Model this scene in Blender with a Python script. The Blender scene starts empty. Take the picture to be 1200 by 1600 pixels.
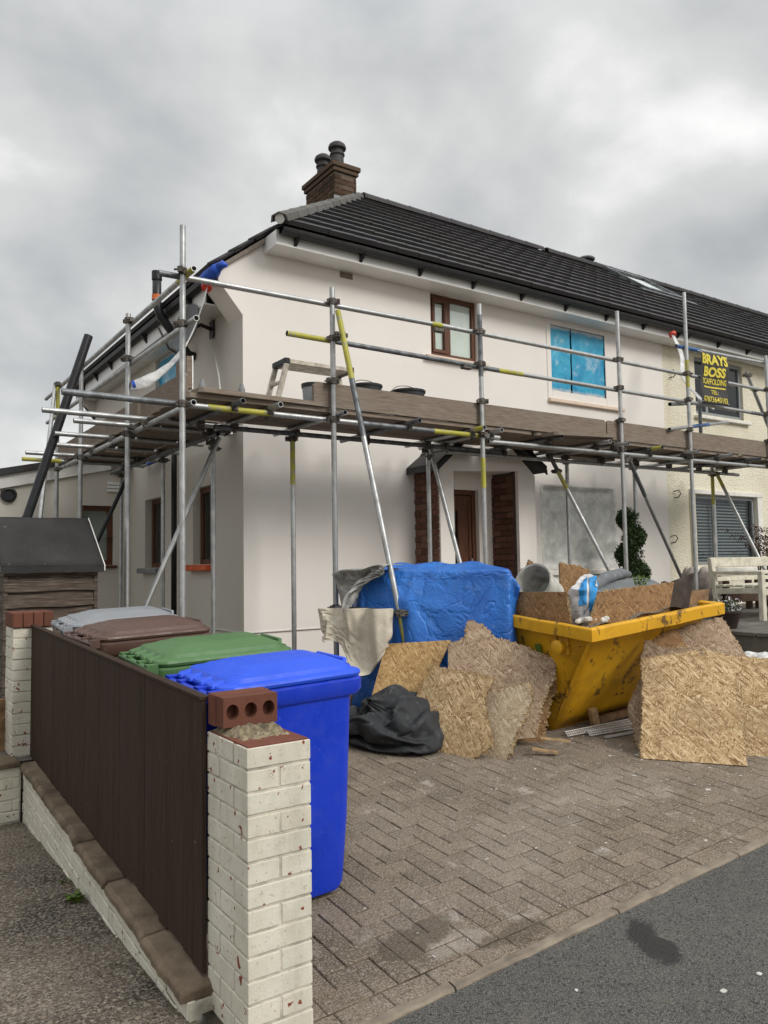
import bpy, math, random
from mathutils import Vector, Matrix, noise as mnoise
R = math.radians
rnd = random.Random(7)
scene = bpy.context.scene
col = scene.collection

# ------------------------------------------------------------------ camera
cam_d = bpy.data.cameras.new("camera")
cam = bpy.data.objects.new("camera", cam_d); col.objects.link(cam)
cam_d.sensor_fit = 'VERTICAL'; cam_d.sensor_height = 24.0
cam_d.lens = 24.0 * 1223.85 / 1600.0
cam_d.clip_start = 0.05; cam_d.clip_end = 3000
yaw, pitch, roll = R(55.741), R(3.793), R(-0.936)
fw = Vector((math.cos(yaw)*math.cos(pitch), math.sin(yaw)*math.cos(pitch), math.sin(pitch)))
rt = Vector((math.sin(yaw), -math.cos(yaw), 0)); up = rt.cross(fw)
r2 = rt*math.cos(roll) + up*math.sin(roll); u2 = up*math.cos(roll) - rt*math.sin(roll)
mm = Matrix((r2, u2, -fw)).transposed().to_4x4(); mm.translation = Vector((0, 0, 1.55))
cam.matrix_world = mm
scene.camera = cam

# ------------------------------------------------------------------ world: overcast sky
SUN_EL, SUN_AZ = R(36), R(-72)          # azimuth measured from +X towards +Y: behind the viewer, to the right
w = bpy.data.worlds.new("World"); scene.world = w; w.use_nodes = True
nt = w.node_tree; nt.nodes.clear()
def N(tree, typ, **kw):
    n = tree.nodes.new(typ)
    for k, v in kw.items():
        if k in n.inputs.keys() if hasattr(n.inputs, 'keys') else False: n.inputs[k].default_value = v
        else: setattr(n, k, v)
    return n
out = N(nt, 'ShaderNodeOutputWorld'); bg = N(nt, 'ShaderNodeBackground')
sky = N(nt, 'ShaderNodeTexSky'); sky.sky_type = 'NISHITA'; sky.sun_disc = False
sky.sun_elevation = SUN_EL; sky.sun_rotation = R(90) - SUN_AZ; sky.air_density = 1.5; sky.dust_density = 4.0
tc = N(nt, 'ShaderNodeTexCoord'); sx = N(nt, 'ShaderNodeSeparateXYZ')
nt.links.new(tc.outputs['Generated'], sx.inputs[0])
# project the view direction on a cloud layer overhead
addz = N(nt, 'ShaderNodeMath', operation='ADD'); addz.inputs[1].default_value = 0.55
absz = N(nt, 'ShaderNodeMath', operation='ABSOLUTE'); nt.links.new(sx.outputs[2], absz.inputs[0]); nt.links.new(absz.outputs[0], addz.inputs[0])
dx = N(nt, 'ShaderNodeMath', operation='DIVIDE'); dy = N(nt, 'ShaderNodeMath', operation='DIVIDE')
nt.links.new(sx.outputs[0], dx.inputs[0]); nt.links.new(addz.outputs[0], dx.inputs[1])
nt.links.new(sx.outputs[1], dy.inputs[0]); nt.links.new(addz.outputs[0], dy.inputs[1])
cx = N(nt, 'ShaderNodeCombineXYZ'); nt.links.new(dx.outputs[0], cx.inputs[0]); nt.links.new(dy.outputs[0], cx.inputs[1])
n1 = N(nt, 'ShaderNodeTexNoise'); n1.inputs['Scale'].default_value = 3.1; n1.inputs['Detail'].default_value = 7; n1.inputs['Roughness'].default_value = .50; n1.inputs['Distortion'].default_value = .15
nt.links.new(cx.outputs[0], n1.inputs['Vector'])
cr = N(nt, 'ShaderNodeValToRGB'); nt.links.new(n1.outputs['Fac'], cr.inputs[0])
e = cr.color_ramp.elements
e[0].position = .32; e[0].color = (.33, .34, .35, 1)
e[1].position = .74; e[1].color = (.84, .84, .825, 1)
e.new(.455).color = (.43, .44, .445, 1); e.new(.57).color = (.535, .54, .535, 1)
# a real overcast sky brightens towards the zenith
gr_ = N(nt, 'ShaderNodeMapRange'); gr_.inputs['From Min'].default_value = .55; gr_.inputs['From Max'].default_value = 1; gr_.inputs['To Min'].default_value = 1.0; gr_.inputs['To Max'].default_value = 2.4
nt.links.new(absz.outputs[0], gr_.inputs['Value'])
hz = N(nt, 'ShaderNodeMapRange'); hz.inputs['From Min'].default_value = 0; hz.inputs['From Max'].default_value = .28; hz.inputs['To Min'].default_value = 1.28; hz.inputs['To Max'].default_value = 1.0
nt.links.new(absz.outputs[0], hz.inputs['Value'])
mg = N(nt, 'ShaderNodeMath', operation='MULTIPLY'); nt.links.new(gr_.outputs[0], mg.inputs[0]); nt.links.new(hz.outputs[0], mg.inputs[1])
sc_ = N(nt, 'ShaderNodeVectorMath', operation='SCALE'); nt.links.new(cr.outputs[0], sc_.inputs[0]); nt.links.new(mg.outputs[0], sc_.inputs['Scale'])
ss = N(nt, 'ShaderNodeVectorMath', operation='SCALE'); nt.links.new(sky.outputs[0], ss.inputs[0]); ss.inputs['Scale'].default_value = .06
mx = N(nt, 'ShaderNodeMixRGB'); mx.inputs[0].default_value = .94
nt.links.new(ss.outputs[0], mx.inputs[1]); nt.links.new(sc_.outputs[0], mx.inputs[2])
nt.links.new(mx.outputs[0], bg.inputs[0]); bg.inputs[1].default_value = 1.0
nt.links.new(bg.outputs[0], out.inputs[0])

sun_d = bpy.data.lights.new("sun", 'SUN'); sun_d.energy = 1.5; sun_d.angle = R(25); sun_d.color = (1, .965, .91)
sun = bpy.data.objects.new("sun", sun_d); col.objects.link(sun)
sdir = Vector((math.cos(SUN_AZ)*math.cos(SUN_EL), math.sin(SUN_AZ)*math.cos(SUN_EL), math.sin(SUN_EL)))
sun.rotation_euler = sdir.to_track_quat('Z', 'Y').to_euler(); sun.location = (0, 0, 30)

vs = scene.view_settings
vs.view_transform = 'Standard'; vs.look = 'None'; vs.exposure = 0.48; vs.gamma = 1.0; vs.use_curve_mapping = False
scene.render.resolution_x = 768; scene.render.resolution_y = 1024

# ------------------------------------------------------------------ helpers
SX, SY = .045, .065
def zg(x, y): return SX*(x-1.5) + SY*(y-2.4)

class MB:
    def __init__(s): s.v = []; s.f = []
    def add(s, vs, fs):
        o = len(s.v); s.v += [tuple(p) for p in vs]; s.f += [tuple(i+o for i in f) for f in fs]; return s
    def box(s, x0, x1, y0, y1, z0, z1):
        return s.add([(x0,y0,z0),(x1,y0,z0),(x1,y1,z0),(x0,y1,z0),(x0,y0,z1),(x1,y0,z1),(x1,y1,z1),(x0,y1,z1)],
                     [(3,2,1,0),(4,5,6,7),(0,1,5,4),(1,2,6,5),(2,3,7,6),(3,0,4,7)])
    def hexa(s, p):   # 8 points: bottom ring, top ring
        return s.add(p, [(3,2,1,0),(4,5,6,7),(0,1,5,4),(1,2,6,5),(2,3,7,6),(3,0,4,7)])
    def bar(s, p0, p1, w, h, upv=(0,0,1)):   # rectangular section along p0-p1
        p0 = Vector(p0); p1 = Vector(p1); d = (p1-p0).normalized(); u = Vector(upv)
        sd = d.cross(u)
        if sd.length < 1e-4: sd = d.cross(Vector((1,0,0)))
        sd.normalize(); u = sd.cross(d)
        a = sd*w/2; b = u*h/2
        return s.hexa([p0-a-b, p0+a-b, p1+a-b, p1-a-b, p0-a+b, p0+a+b, p1+a+b, p1-a+b])
    def tube(s, p0, p1, r, n=12, r1=None, cap=True):
        p0 = Vector(p0); p1 = Vector(p1); d = (p1-p0).normalized(); r1 = r if r1 is None else r1
        a = d.orthogonal().normalized(); b = d.cross(a)
        vs = []
        for p, q in ((p0, r), (p1, r1)):
            vs += [p + (a*math.cos(2*math.pi*i/n) + b*math.sin(2*math.pi*i/n))*q for i in range(n)]
        fs = [(i, (i+1) % n, n+(i+1) % n, n+i) for i in range(n)]
        if cap: fs += [tuple(range(n-1, -1, -1)), tuple(range(n, 2*n))]
        return s.add(vs, fs)
    def pipe(s, p0, p1, r, t=.004, n=14):     # hollow tube with an open bore at both ends
        p0 = Vector(p0); p1 = Vector(p1); d = (p1-p0).normalized()
        a = d.orthogonal().normalized(); b = d.cross(a); vs = []
        q = min(.12, (p1-p0).length*.3)
        for p, rr in ((p0, r), (p1, r), (p1, r-t), (p1-d*q, r-t), (p0+d*q, r-t), (p0, r-t)):
            vs += [p + (a*math.cos(2*math.pi*i/n) + b*math.sin(2*math.pi*i/n))*rr for i in range(n)]
        fs = []
        for k, l in ((0,1),(1,2),(2,3),(4,5),(5,0)):
            fs += [(k*n+i, k*n+(i+1) % n, l*n+(i+1) % n, l*n+i) for i in range(n)]
        fs += [tuple(3*n+i for i in range(n)), tuple(4*n+i for i in range(n-1, -1, -1))]
        return s.add(vs, fs)
    def path(s, pts, r, n=10, cap=True, radii=None):
        pts = [Vector(p) for p in pts]; k = len(pts); vs = []
        pa = None
        for j, p in enumerate(pts):
            d = (pts[min(j+1, k-1)] - pts[max(j-1, 0)]).normalized()
            if pa is None: a = d.orthogonal().normalized()
            else: a = (pa - d*pa.dot(d)).normalized()
            pa = a; b = d.cross(a); rr = radii[j] if radii else r
            vs += [p + (a*math.cos(2*math.pi*i/n) + b*math.sin(2*math.pi*i/n))*rr for i in range(n)]
        fs = [(j*n+i, j*n+(i+1) % n, (j+1)*n+(i+1) % n, (j+1)*n+i) for j in range(k-1) for i in range(n)]
        if cap: fs += [tuple(range(n-1, -1, -1)), tuple(range((k-1)*n, k*n))]
        return s.add(vs, fs)
    def lathe(s, prof, c, n=20, axis=(0,0,1)):
        ax = Vector(axis).normalized(); a = ax.orthogonal().normalized(); b = ax.cross(a); c = Vector(c); vs = []
        for r, h in prof:
            vs += [c + ax*h + (a*math.cos(2*math.pi*i/n) + b*math.sin(2*math.pi*i/n))*max(r, 1e-4) for i in range(n)]
        fs = [(j*n+i, j*n+(i+1) % n, (j+1)*n+(i+1) % n, (j+1)*n+i) for j in range(len(prof)-1) for i in range(n)]
        fs += [tuple(range(n-1, -1, -1)), tuple(range((len(prof)-1)*n, len(prof)*n))]
        return s.add(vs, fs)
    def prism(s, poly, ext):
        ext = Vector(ext); n = len(poly); a = [Vector(p) for p in poly]
        return s.add(a + [p+ext for p in a], [tuple(range(n-1, -1, -1)), tuple(range(n, 2*n))] + [(i, (i+1) % n, n+(i+1) % n, n+i) for i in range(n)])
    def grid(s, fn, nu, nv):
        vs = [fn(i/nu, j/nv) for j in range(nv+1) for i in range(nu+1)]
        fs = [(j*(nu+1)+i, j*(nu+1)+i+1, (j+1)*(nu+1)+i+1, (j+1)*(nu+1)+i) for j in range(nv) for i in range(nu)]
        return s.add(vs, fs)
    def mesh(s, name, off=(0,0,0), smooth=False):
        me = bpy.data.meshes.new(name); o = off
        me.from_pydata([(p[0]-o[0], p[1]-o[1], p[2]-o[2]) for p in s.v], [], s.f)
        if smooth: me.polygons.foreach_set('use_smooth', [True]*len(me.polygons))
        me.update(); return me
    def build(s, name, mat, parent=None, smooth=False, local=False, bevel=0, seg=1, auto=None, base=None):
        off = (0,0,0)
        if parent is not None and not local: off = ORG.get(parent.name, (0,0,0))
        if parent is None and base is not None: off = base
        me = s.mesh(name, off, smooth); me.materials.append(mat)
        o = bpy.data.objects.new(name, me); col.objects.link(o)
        if parent is not None:
            o.parent = parent; ORG[o.name] = off
        else:
            o.location = off; ORG[o.name] = off
        if bevel:
            m = o.modifiers.new('bevel', 'BEVEL'); m.width = bevel; m.segments = seg; m.limit_method = 'ANGLE'; m.angle_limit = R(40)
        if auto:
            me.polygons.foreach_set('use_smooth', [True]*len(me.polygons)); me.set_sharp_from_angle(angle=R(auto))
        return o
ORG = {}
def tag(o, label=None, cat=None, group=None, kind=None):
    if label: o['label'] = label
    if cat: o['category'] = cat
    if group: o['group'] = group
    if kind: o['kind'] = kind
    return o
def thing(name, base, label, cat, group=None, rot=None):
    o = bpy.data.objects.new(name, None); col.objects.link(o); o.location = base; o.empty_display_size = .1
    if rot: o.rotation_euler = rot
    ORG[o.name] = tuple(base); return tag(o, label, cat, group)
def part(name, parent, label=None):
    o = bpy.data.objects.new(name, None); col.objects.link(o); o.parent = parent; o.empty_display_size = .1
    ORG[o.name] = ORG.get(parent.name, (0,0,0))
    if label: o['label'] = label
    return o
def piece(name, me, parent, loc, rot=(0,0,0), scale=None, mat=None):   # shared-mesh child at a world position
    o = bpy.data.objects.new(name, me); col.objects.link(o); o.parent = parent
    b = ORG.get(parent.name, (0,0,0)); o.location = (loc[0]-b[0], loc[1]-b[1], loc[2]-b[2]); o.rotation_euler = rot
    if scale: o.scale = scale
    return o

# ------------------------------------------------------------------ materials
def lerp(a, b, t): return tuple(x+(y-x)*t for x, y in zip(a, b))
class MT:
    def __init__(s, name, rough=.7, metal=0, spec=.4):
        s.m = bpy.data.materials.new(name); s.m.use_nodes = True; s.t = s.m.node_tree
        s.b = s.t.nodes['Principled BSDF']; s.b.inputs['Roughness'].default_value = rough
        s.b.inputs['Metallic'].default_value = metal; s.b.inputs['Specular IOR Level'].default_value = spec
        s.geo = s.t.nodes.new('ShaderNodeNewGeometry'); s.pos = s.geo.outputs['Position']; s.h = None
    def L(s, a, b): s.t.links.new(a, b)
    def coords(s, kind):
        n = s.t.nodes.new('ShaderNodeTexCoord'); s.pos = n.outputs[kind]; return s
    def mapping(s, scale=(1,1,1), rot=(0,0,0), loc=(0,0,0), src=None, tex=False):
        n = s.t.nodes.new('ShaderNodeMapping')
        if tex: n.vector_type = 'TEXTURE'
        n.inputs['Scale'].default_value = scale; n.inputs['Rotation'].default_value = rot; n.inputs['Location'].default_value = loc
        s.L(src or s.pos, n.inputs['Vector']); return n.outputs[0]
    def noise(s, scale, detail=4, rough=.55, dist=0, vec=None):
        n = s.t.nodes.new('ShaderNodeTexNoise'); n.inputs['Scale'].default_value = scale; n.inputs['Detail'].default_value = detail
        n.inputs['Roughness'].default_value = rough; n.inputs['Distortion'].default_value = dist
        s.L(vec or s.pos, n.inputs['Vector']); return n.outputs['Fac']
    def vor(s, scale, feature='F1', vec=None, out='Distance', rnd_=1):
        n = s.t.nodes.new('ShaderNodeTexVoronoi'); n.inputs['Scale'].default_value = scale; n.feature = feature; n.inputs['Randomness'].default_value = rnd_
        s.L(vec or s.pos, n.inputs['Vector']); return n.outputs[out]
    def ramp(s, fac, stops, interp='LINEAR'):
        n = s.t.nodes.new('ShaderNodeValToRGB'); n.color_ramp.interpolation = interp; e = n.color_ramp.elements
        while len(e) < len(stops): e.new(.5)
        for el, (p, c) in zip(e, stops):
            el.position = p; el.color = (c if isinstance(c, tuple) else (c, c, c)) + (1,)
        s.L(fac, n.inputs[0]); return n.outputs[0]
    def mix(s, fac, a, b, blend='MIX'):
        n = s.t.nodes.new('ShaderNodeMixRGB'); n.blend_type = blend
        for i, q in ((0, fac), (1, a), (2, b)):
            if isinstance(q, (int, float)): n.inputs[i].default_value = q if i == 0 else (q, q, q, 1)
            elif isinstance(q, tuple): n.inputs[i].default_value = q+(1,)
            else: s.L(q, n.inputs[i])
        return n.outputs[0]
    def math(s, op, a, b=0.0):
        n = s.t.nodes.new('ShaderNodeMath'); n.operation = op
        for i, q in ((0, a), (1, b)):
            if isinstance(q, (int, float)): n.inputs[i].default_value = q
            else: s.L(q, n.inputs[i])
        return n.outputs[0]
    def blot(s, cx_, cy_, rx, ry, an, amount):      # an irregular spill with a shape of its own
        nn = s.t.nodes.new('ShaderNodeTexNoise'); nn.inputs['Scale'].default_value = 5; nn.inputs['Detail'].default_value = 6; nn.inputs['Roughness'].default_value = .65; s.L(s.pos, nn.inputs['Vector'])
        a = s.t.nodes.new('ShaderNodeVectorMath'); a.operation = 'SUBTRACT'; s.L(nn.outputs['Color'], a.inputs[0]); a.inputs[1].default_value = (.5, .5, .5)
        b = s.t.nodes.new('ShaderNodeVectorMath'); b.operation = 'SCALE'; s.L(a.outputs[0], b.inputs[0]); b.inputs['Scale'].default_value = 1.6*min(rx, ry)+.12
        d = s.t.nodes.new('ShaderNodeVectorMath'); d.operation = 'ADD'; s.L(s.pos, d.inputs[0]); s.L(b.outputs[0], d.inputs[1])
        mp = s.mapping((rx, ry, 9), (0, 0, R(an)), (cx_, cy_, 0), src=d.outputs[0], tex=True); g = s.t.nodes.new('ShaderNodeTexGradient'); g.gradient_type = 'SPHERICAL'; s.L(mp, g.inputs[0])
        return s.ramp(s.math('ADD', g.outputs['Fac'], s.math('MULTIPLY', s.noise(60, 4, .7), .3)), [(.22, 0.0), (.42, amount)])
    def rand(s): n = s.t.nodes.new('ShaderNodeObjectInfo'); return n.outputs['Random']
    def island(s): return s.geo.outputs['Random Per Island']
    def col(s, c):
        if isinstance(c, tuple): s.b.inputs['Base Color'].default_value = c+(1,)
        else: s.L(c, s.b.inputs['Base Color'])
        return s
    def rough(s, c): s.L(c, s.b.inputs['Roughness']); return s
    def bump(s, h, strength=.3, dist=.01):
        n = s.t.nodes.new('ShaderNodeBump'); n.inputs['Strength'].default_value = strength; n.inputs['Distance'].default_value = dist
        s.L(h, n.inputs['Height'])
        if s.h: s.L(s.h, n.inputs['Normal'])
        s.h = n.outputs[0]; s.L(s.h, s.b.inputs['Normal']); return s
def simple(name, c, rough=.6, var=.12, scale=8, metal=0, bump=0, bscale=60, spec=.4, tint=None):
    m = MT(name, rough, metal, spec); n = m.noise(scale, 5)
    d = tuple(x*(1-var*1.6) for x in c); l = tuple(min(1, x*(1+var)) for x in c)
    m.col(m.ramp(n, [(.3, d), (.7, l)]))
    if bump: m.bump(m.noise(bscale, 4), bump, .005)
    return m.m

def mat_render(name, c, dirt=.0):
    m = MT(name, .9, spec=.2)
    a = m.noise(.7, 4); b = m.noise(5, 6); v = m.noise(1.0, 4, vec=m.mapping((2.2, 2.2, .25)))
    k = m.ramp(a, [(.3, tuple(x*.93 for x in c)), (.7, c)])
    k = m.mix(m.ramp(v, [(.45, 0.0), (.75, .22)]), k, tuple(x*.86 for x in c))
    k = m.mix(m.ramp(b, [(.4, 0.0), (.8, .12)]), k, tuple(x*.9 for x in c))
    m.col(k); m.bump(m.noise(180, 3), .25, .003); m.bump(m.noise(3, 4), .12, .02); return m.m
M = {}
M['render'] = mat_render('fresh render', (.82, .78, .732))
M['render_grey'] = mat_render('darker grey render', (.62, .585, .52))  # darker, greyer tone than the front render, for side wall and rear wing
def mk():
    m = MT('cream roughcast', .95, spec=.15)
    v = m.vor(55); n = m.noise(1.2, 4)
    c = m.ramp(n, [(.3, (.74, .69, .54)), (.7, (.82, .775, .63))])
    st = m.noise(2.5, 5, vec=m.mapping((1.5, 1.5, .3)))
    c = m.mix(m.ramp(st, [(.55, 0.0), (.75, .35)]), c, (.55, .47, .30))
    m.col(c); m.bump(v, .9, .012); m.bump(m.noise(30, 4), .6, .015); return m.m
M['roughcast'] = mk()
def mk():
    m = MT('galvanised tube', .42, .75)
    a = m.noise(9, 5); b = m.noise(40, 4, vec=m.mapping((1, 1, .35)))
    c = m.ramp(a, [(.3, (.36, .37, .37)), (.5, (.46, .47, .465)), (.72, (.58, .58, .57))])
    c = m.mix(m.ramp(b, [(.5, 0.0), (.75, .55)]), c, (.22, .21, .19))
    c = m.mix(m.math('MULTIPLY', m.rand(), .35), c, (.30, .31, .32))
    m.col(c); m.rough(m.ramp(a, [(.3, .55), (.7, .34)])); m.bump(b, .1, .002); return m.m
M['galv'] = mk()
M['galv_dark'] = simple('weathered dark tube', (.17, .18, .19), .5, .35, 14, .5)
def mk():
    m = MT('worn yellow paint on tube', .5)
    a = m.noise(22, 5); b = m.noise(6, 4)
    c = m.ramp(b, [(.3, (.33, .31, .035)), (.7, (.48, .45, .07))])
    m.col(m.mix(m.ramp(a, [(.54, 0.0), (.62, .9)]), c, (.32, .31, .24))); return m.m
M['yellow_tube'] = mk()
M['blue_tube'] = simple('blue tape on tube', (.05, .13, .33), .5, .3, 20)
M['coupler'] = simple('rusty steel coupler', (.13, .115, .10), .6, .4, 30, .5)
def mk():
    m = MT('weathered scaffold board', .85, spec=.2); m.coords('Object')
    g = m.noise(7, 6, .6, vec=m.mapping((1, 16, 16))); k = m.noise(3.0, 4)
    c = m.ramp(g, [(.28, (.12, .09, .066)), (.5, (.225, .178, .138)), (.72, (.33, .27, .21))])
    c = m.mix(m.ramp(k, [(.45, 0.0), (.75, .45)]), c, (.27, .245, .21))
    c = m.mix(m.math('MULTIPLY', m.rand(), .4), c, (.16, .13, .105))
    m.col(c); m.bump(g, .35, .004); return m.m
M['board'] = mk()
def mk():
    m = MT('fresh white paint spots', .6); return m.col((.8, .78, .74)).m
M['white'] = simple('white upvc', (.78, .78, .76), .35, .05, 3)
M['white_wood'] = simple('white painted trim', (.70, .69, .66), .55, .1, 6)
def mk():
    m = MT('concrete roof tile', .62, spec=.45)
    a = m.noise(1.6, 5); b = m.noise(35, 4); c = m.ramp(a, [(.3, (.017, .016, .018)), (.7, (.032, .030, .030))])
    c = m.mix(m.ramp(b, [(.5, 0.0), (.75, .35)]), c, (.055, .05, .048))
    t = m.vor(2.6, out='Color', vec=m.mapping((1, .02, .02)))
    c = m.mix(.12, c, t, 'SOFT_LIGHT')
    m.col(c); m.bump(b, .3, .004); return m.m
M['tile'] = mk()
def mk():
    m = MT('grey hip tile', .85, spec=.2)
    a = m.noise(14, 5); c = m.ramp(a, [(.3, (.065, .062, .055)), (.6, (.105, .10, .087)), (.75, (.15, .14, .105))])
    c = m.mix(m.math('MULTIPLY', m.rand(), .5), c, (.16, .16, .155)); m.col(c); m.bump(m.noise(60), .3, .004); return m.m
M['hip_tile'] = mk()
M['black'] = simple('black plastic', (.016, .017, .02), .4, .3, 12)
M['black_matt'] = simple('black rainwater plastic', (.012, .012, .013), .55, .3, 12)
def brickmat(name, c0, c1, c2):
    m = MT(name, .9, spec=.15); r = m.rand(); n = m.noise(18, 5)
    c = m.ramp(r, [(.0, c0), (.5, c1), (1.0, c2)])
    c = m.mix(m.ramp(n, [(.35, .0), (.8, .55)]), c, tuple(x*.55 for x in c1))
    m.col(c); m.bump(m.noise(90, 4), .35, .004); return m.m
M['brick'] = brickmat('red brown facing brick', (.10, .05, .038), (.155, .074, .055), (.20, .11, .08))
def mk():
    m = MT('chimney brick', .9, spec=.15); r = m.island(); n = m.noise(9, 5)
    c = m.ramp(r, [(.0, (.045, .028, .02)), (.5, (.08, .044, .03)), (.85, (.105, .068, .046)), (1, (.15, .11, .082))])
    m.col(m.mix(m.ramp(n, [(.4, .0), (.7, .6)]), c, (.07, .055, .038))); m.bump(m.noise(70, 4), .35, .004); return m.m
M['chim_brick'] = mk()
M['mortar'] = simple('grey mortar', (.22, .19, .16), .95, .2, 20)
M['mortar_dark'] = simple('dark mortar', (.10, .075, .06), .95, .2, 20)
def mk():
    m = MT('cream masonry paint on brick', .8, spec=.25)
    r = m.rand(); n = m.noise(7, 5); ch = m.noise(26, 4, .5); g = m.noise(2.5, 5)
    c = m.ramp(n, [(.3, (.56, .53, .43)), (.7, (.70, .67, .57))])
    c = m.mix(m.math('MULTIPLY', r, .25), c, (.60, .585, .52))
    c = m.mix(m.ramp(g, [(.55, 0.0), (.78, .5)]), c, (.42, .40, .33))
    c = m.mix(m.ramp(m.noise(55, 4), [(.60, 0.0), (.68, .6)]), c, (.36, .32, .25))
    c = m.mix(m.ramp(m.noise(3.2, 6, .7, vec=m.mapping((2.5, 2.5, .5))), [(.52, 0.0), (.72, .45)]), c, (.36, .33, .26))
    chip = m.ramp(ch, [(.655, 0.0), (.664, 1.0)])
    c = m.mix(chip, c, (.22, .062, .038))
    m.col(c); m.bump(m.noise(120, 4), .3, .004); m.bump(n, .2, .01); return m.m
M['paint_brick'] = mk()
M['paint_mortar'] = simple('cream painted joints', (.54, .505, .42), .9, .3, 12, bump=.5)
M['red_brick'] = brickmat('red engineering brick', (.13, .055, .038), (.18, .072, .048), (.22, .092, .062))
def mk():
    m = MT('block paving', .9, spec=.2)
    r = m.rand(); i = m.island(); n = m.noise(2.0, 5); f = m.noise(140, 3); sp = m.vor(95)
    c = m.ramp(m.math('FRACT', m.math('ADD', r, i)), [(0, (.120, .093, .065)), (.5, (.158, .122, .086)), (1, (.198, .155, .113))])
    c = m.mix(m.ramp(n, [(.38, 0.0), (.7, .6)]), c, (.22, .18, .145))
    c = m.mix(m.ramp(m.noise(1.1, 5, .65), [(.50, 0.0), (.70, .75)]), c, (.088, .07, .05))
    c = m.mix(m.ramp(f, [(.47, 0.0), (.62, .75)]), c, (.36, .315, .26))
    c = m.mix(m.ramp(m.noise(75, 3, .6), [(.54, 0.0), (.66, .7)]), c, (.075, .058, .042))
    c = m.mix(m.ramp(sp, [(.12, .8), (.2, 0.0)]), c, (.08, .065, .055))
    c = m.mix(m.ramp(m.noise(4.5, 6, .65), [(.60, 0.0), (.70, .5)]), c, (.46, .42, .37))
    for (cx_, cy_, rx, ry, an, sc_2) in ((1.93, 2.66, .24, .12, 20, .5), (2.25, 2.44, .20, .06, 5, .42), (1.75, 3.6, .5, .35, 0, .3), (2.6, 4.4, .3, .15, 30, .3)):
        c = m.mix(m.blot(cx_, cy_, rx, ry, an, sc_2), c, (.058, .047, .032))
    for (cx_, cy_, rx, ry, an, sc_2) in ((2.05, 2.52, .16, .08, 10, .28), (3.0, 3.1, .7, .3, 25, .10), (3.9, 3.3, .5, .35, 0, .14), (2.4, 3.6, .4, .2, 50, .08)):
        c = m.mix(m.blot(cx_, cy_, rx, ry, an, sc_2), c, (.42, .385, .33))
    m.col(c); m.bump(f, .8, .005); m.bump(m.noise(25, 4), .4, .006); return m.m
M['paver'] = mk()
M['joint'] = simple('damp sand joints', (.105, .083, .058), .95, .75, 7, bump=.5)
def mk():
    m = MT('asphalt', .88, spec=.25)
    a = m.noise(1.1, 5); sp = m.vor(130); f = m.noise(220, 3); sc = m.vor(130, out='Color')
    c = m.ramp(a, [(.3, (.046, .045, .041)), (.7, (.080, .077, .069))])
    c = m.mix(m.ramp(f, [(.46, 0.0), (.60, .8)]), c, (.19, .182, .165))
    c = m.mix(m.ramp(m.noise(85, 3, .6), [(.54, 0.0), (.64, .8)]), c, (.022, .022, .021))
    c = m.mix(m.ramp(sp, [(.10, .9), (.17, 0.0)]), c, (.24, .23, .22))
    c = m.mix(m.ramp(m.noise(9, 5), [(.55, 0.0), (.72, .5)]), c, (.15, .135, .115))
    c = m.mix(m.ramp(m.noise(.55, 5, .7), [(.5, 0.0), (.66, .55)]), c, (.035, .034, .034))
    c = m.mix(m.ramp(m.vor(1.1, 'DISTANCE_TO_EDGE', vec=m.mix(.12, m.pos, m.noise(3, 4))), [(.0, .0), (.004, .0)]), c, (.02, .02, .02))
    wet = m.math('MULTIPLY', m.ramp(m.noise(5, 4), [(.40, 0.0), (.47, 1.0)]), 1.0)
    # a damp patch with a shape of its own by the kerb
    wm = m.blot(2.70, 2.09, .10, .22, -20, .8)
    c = m.mix(wm, c, (.016, .016, .017))
    m.col(c); m.rough(m.mix(wm, (.88, .88, .88), (.45, .45, .45))); m.bump(sp, .5, .005); m.bump(f, .5, .003); return m.m
M['asphalt'] = mk()
def mk():
    m = MT('gritty old tarmac', .95, spec=.15)
    a = m.noise(1.6, 6, .6); sp = m.vor(85); f = m.noise(60, 5, .65)
    c = m.ramp(a, [(.34, (.065, .054, .043)), (.52, (.17, .14, .11)), (.72, (.28, .235, .185))])
    c = m.mix(m.ramp(f, [(.47, 0.0), (.62, .8)]), c, (.40, .355, .30))
    c = m.mix(m.ramp(m.noise(110, 3), [(.55, 0.0), (.62, .8)]), c, (.035, .03, .026))
    c = m.mix(m.ramp(m.vor(38), [(.1, .7), (.18, 0.0)]), c, (.44, .41, .37))
    m.col(c); m.bump(sp, .9, .012); m.bump(f, .9, .012); return m.m
M['grit'] = mk()
M['concrete'] = simple('concrete edging', (.235, .195, .15), .92, .25, 9, bump=.5, bscale=80)
def mk():
    m = MT('sandstone coping', .92, spec=.15)
    r = m.rand(); a = m.noise(5, 6, .6); b = m.noise(40, 4)
    c = m.ramp(a, [(.3, (.06, .046, .032)), (.5, (.145, .11, .078)), (.75, (.26, .205, .145))])
    c = m.mix(m.ramp(m.noise(2.2, 5), [(.5, 0.0), (.75, .5)]), c, (.12, .115, .07))
    c = m.mix(m.math('MULTIPLY', r, .3), c, (.15, .11, .08)); m.col(c); m.bump(b, .5, .006); m.bump(a, .5, .02); return m.m
M['coping'] = mk()
def mk():
    m = MT('dark brown fence stain', .8, spec=.12)
    g = m.noise(6, 6, .6, vec=m.mapping((14, 14, .8))); n = m.noise(2, 4)
    c = m.ramp(g, [(.3, (.031, .020, .014)), (.7, (.060, .040, .028))])
    c = m.mix(m.math('MULTIPLY', m.rand(), .3), c, (.06, .042, .036))
    c = m.mix(m.ramp(m.noise(45, 3, .5), [(.73, 0.0), (.76, .6)]), c, (.32, .29, .25))
    m.col(c); m.bump(g, .35, .003); return m.m
M['fence'] = mk()
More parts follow.
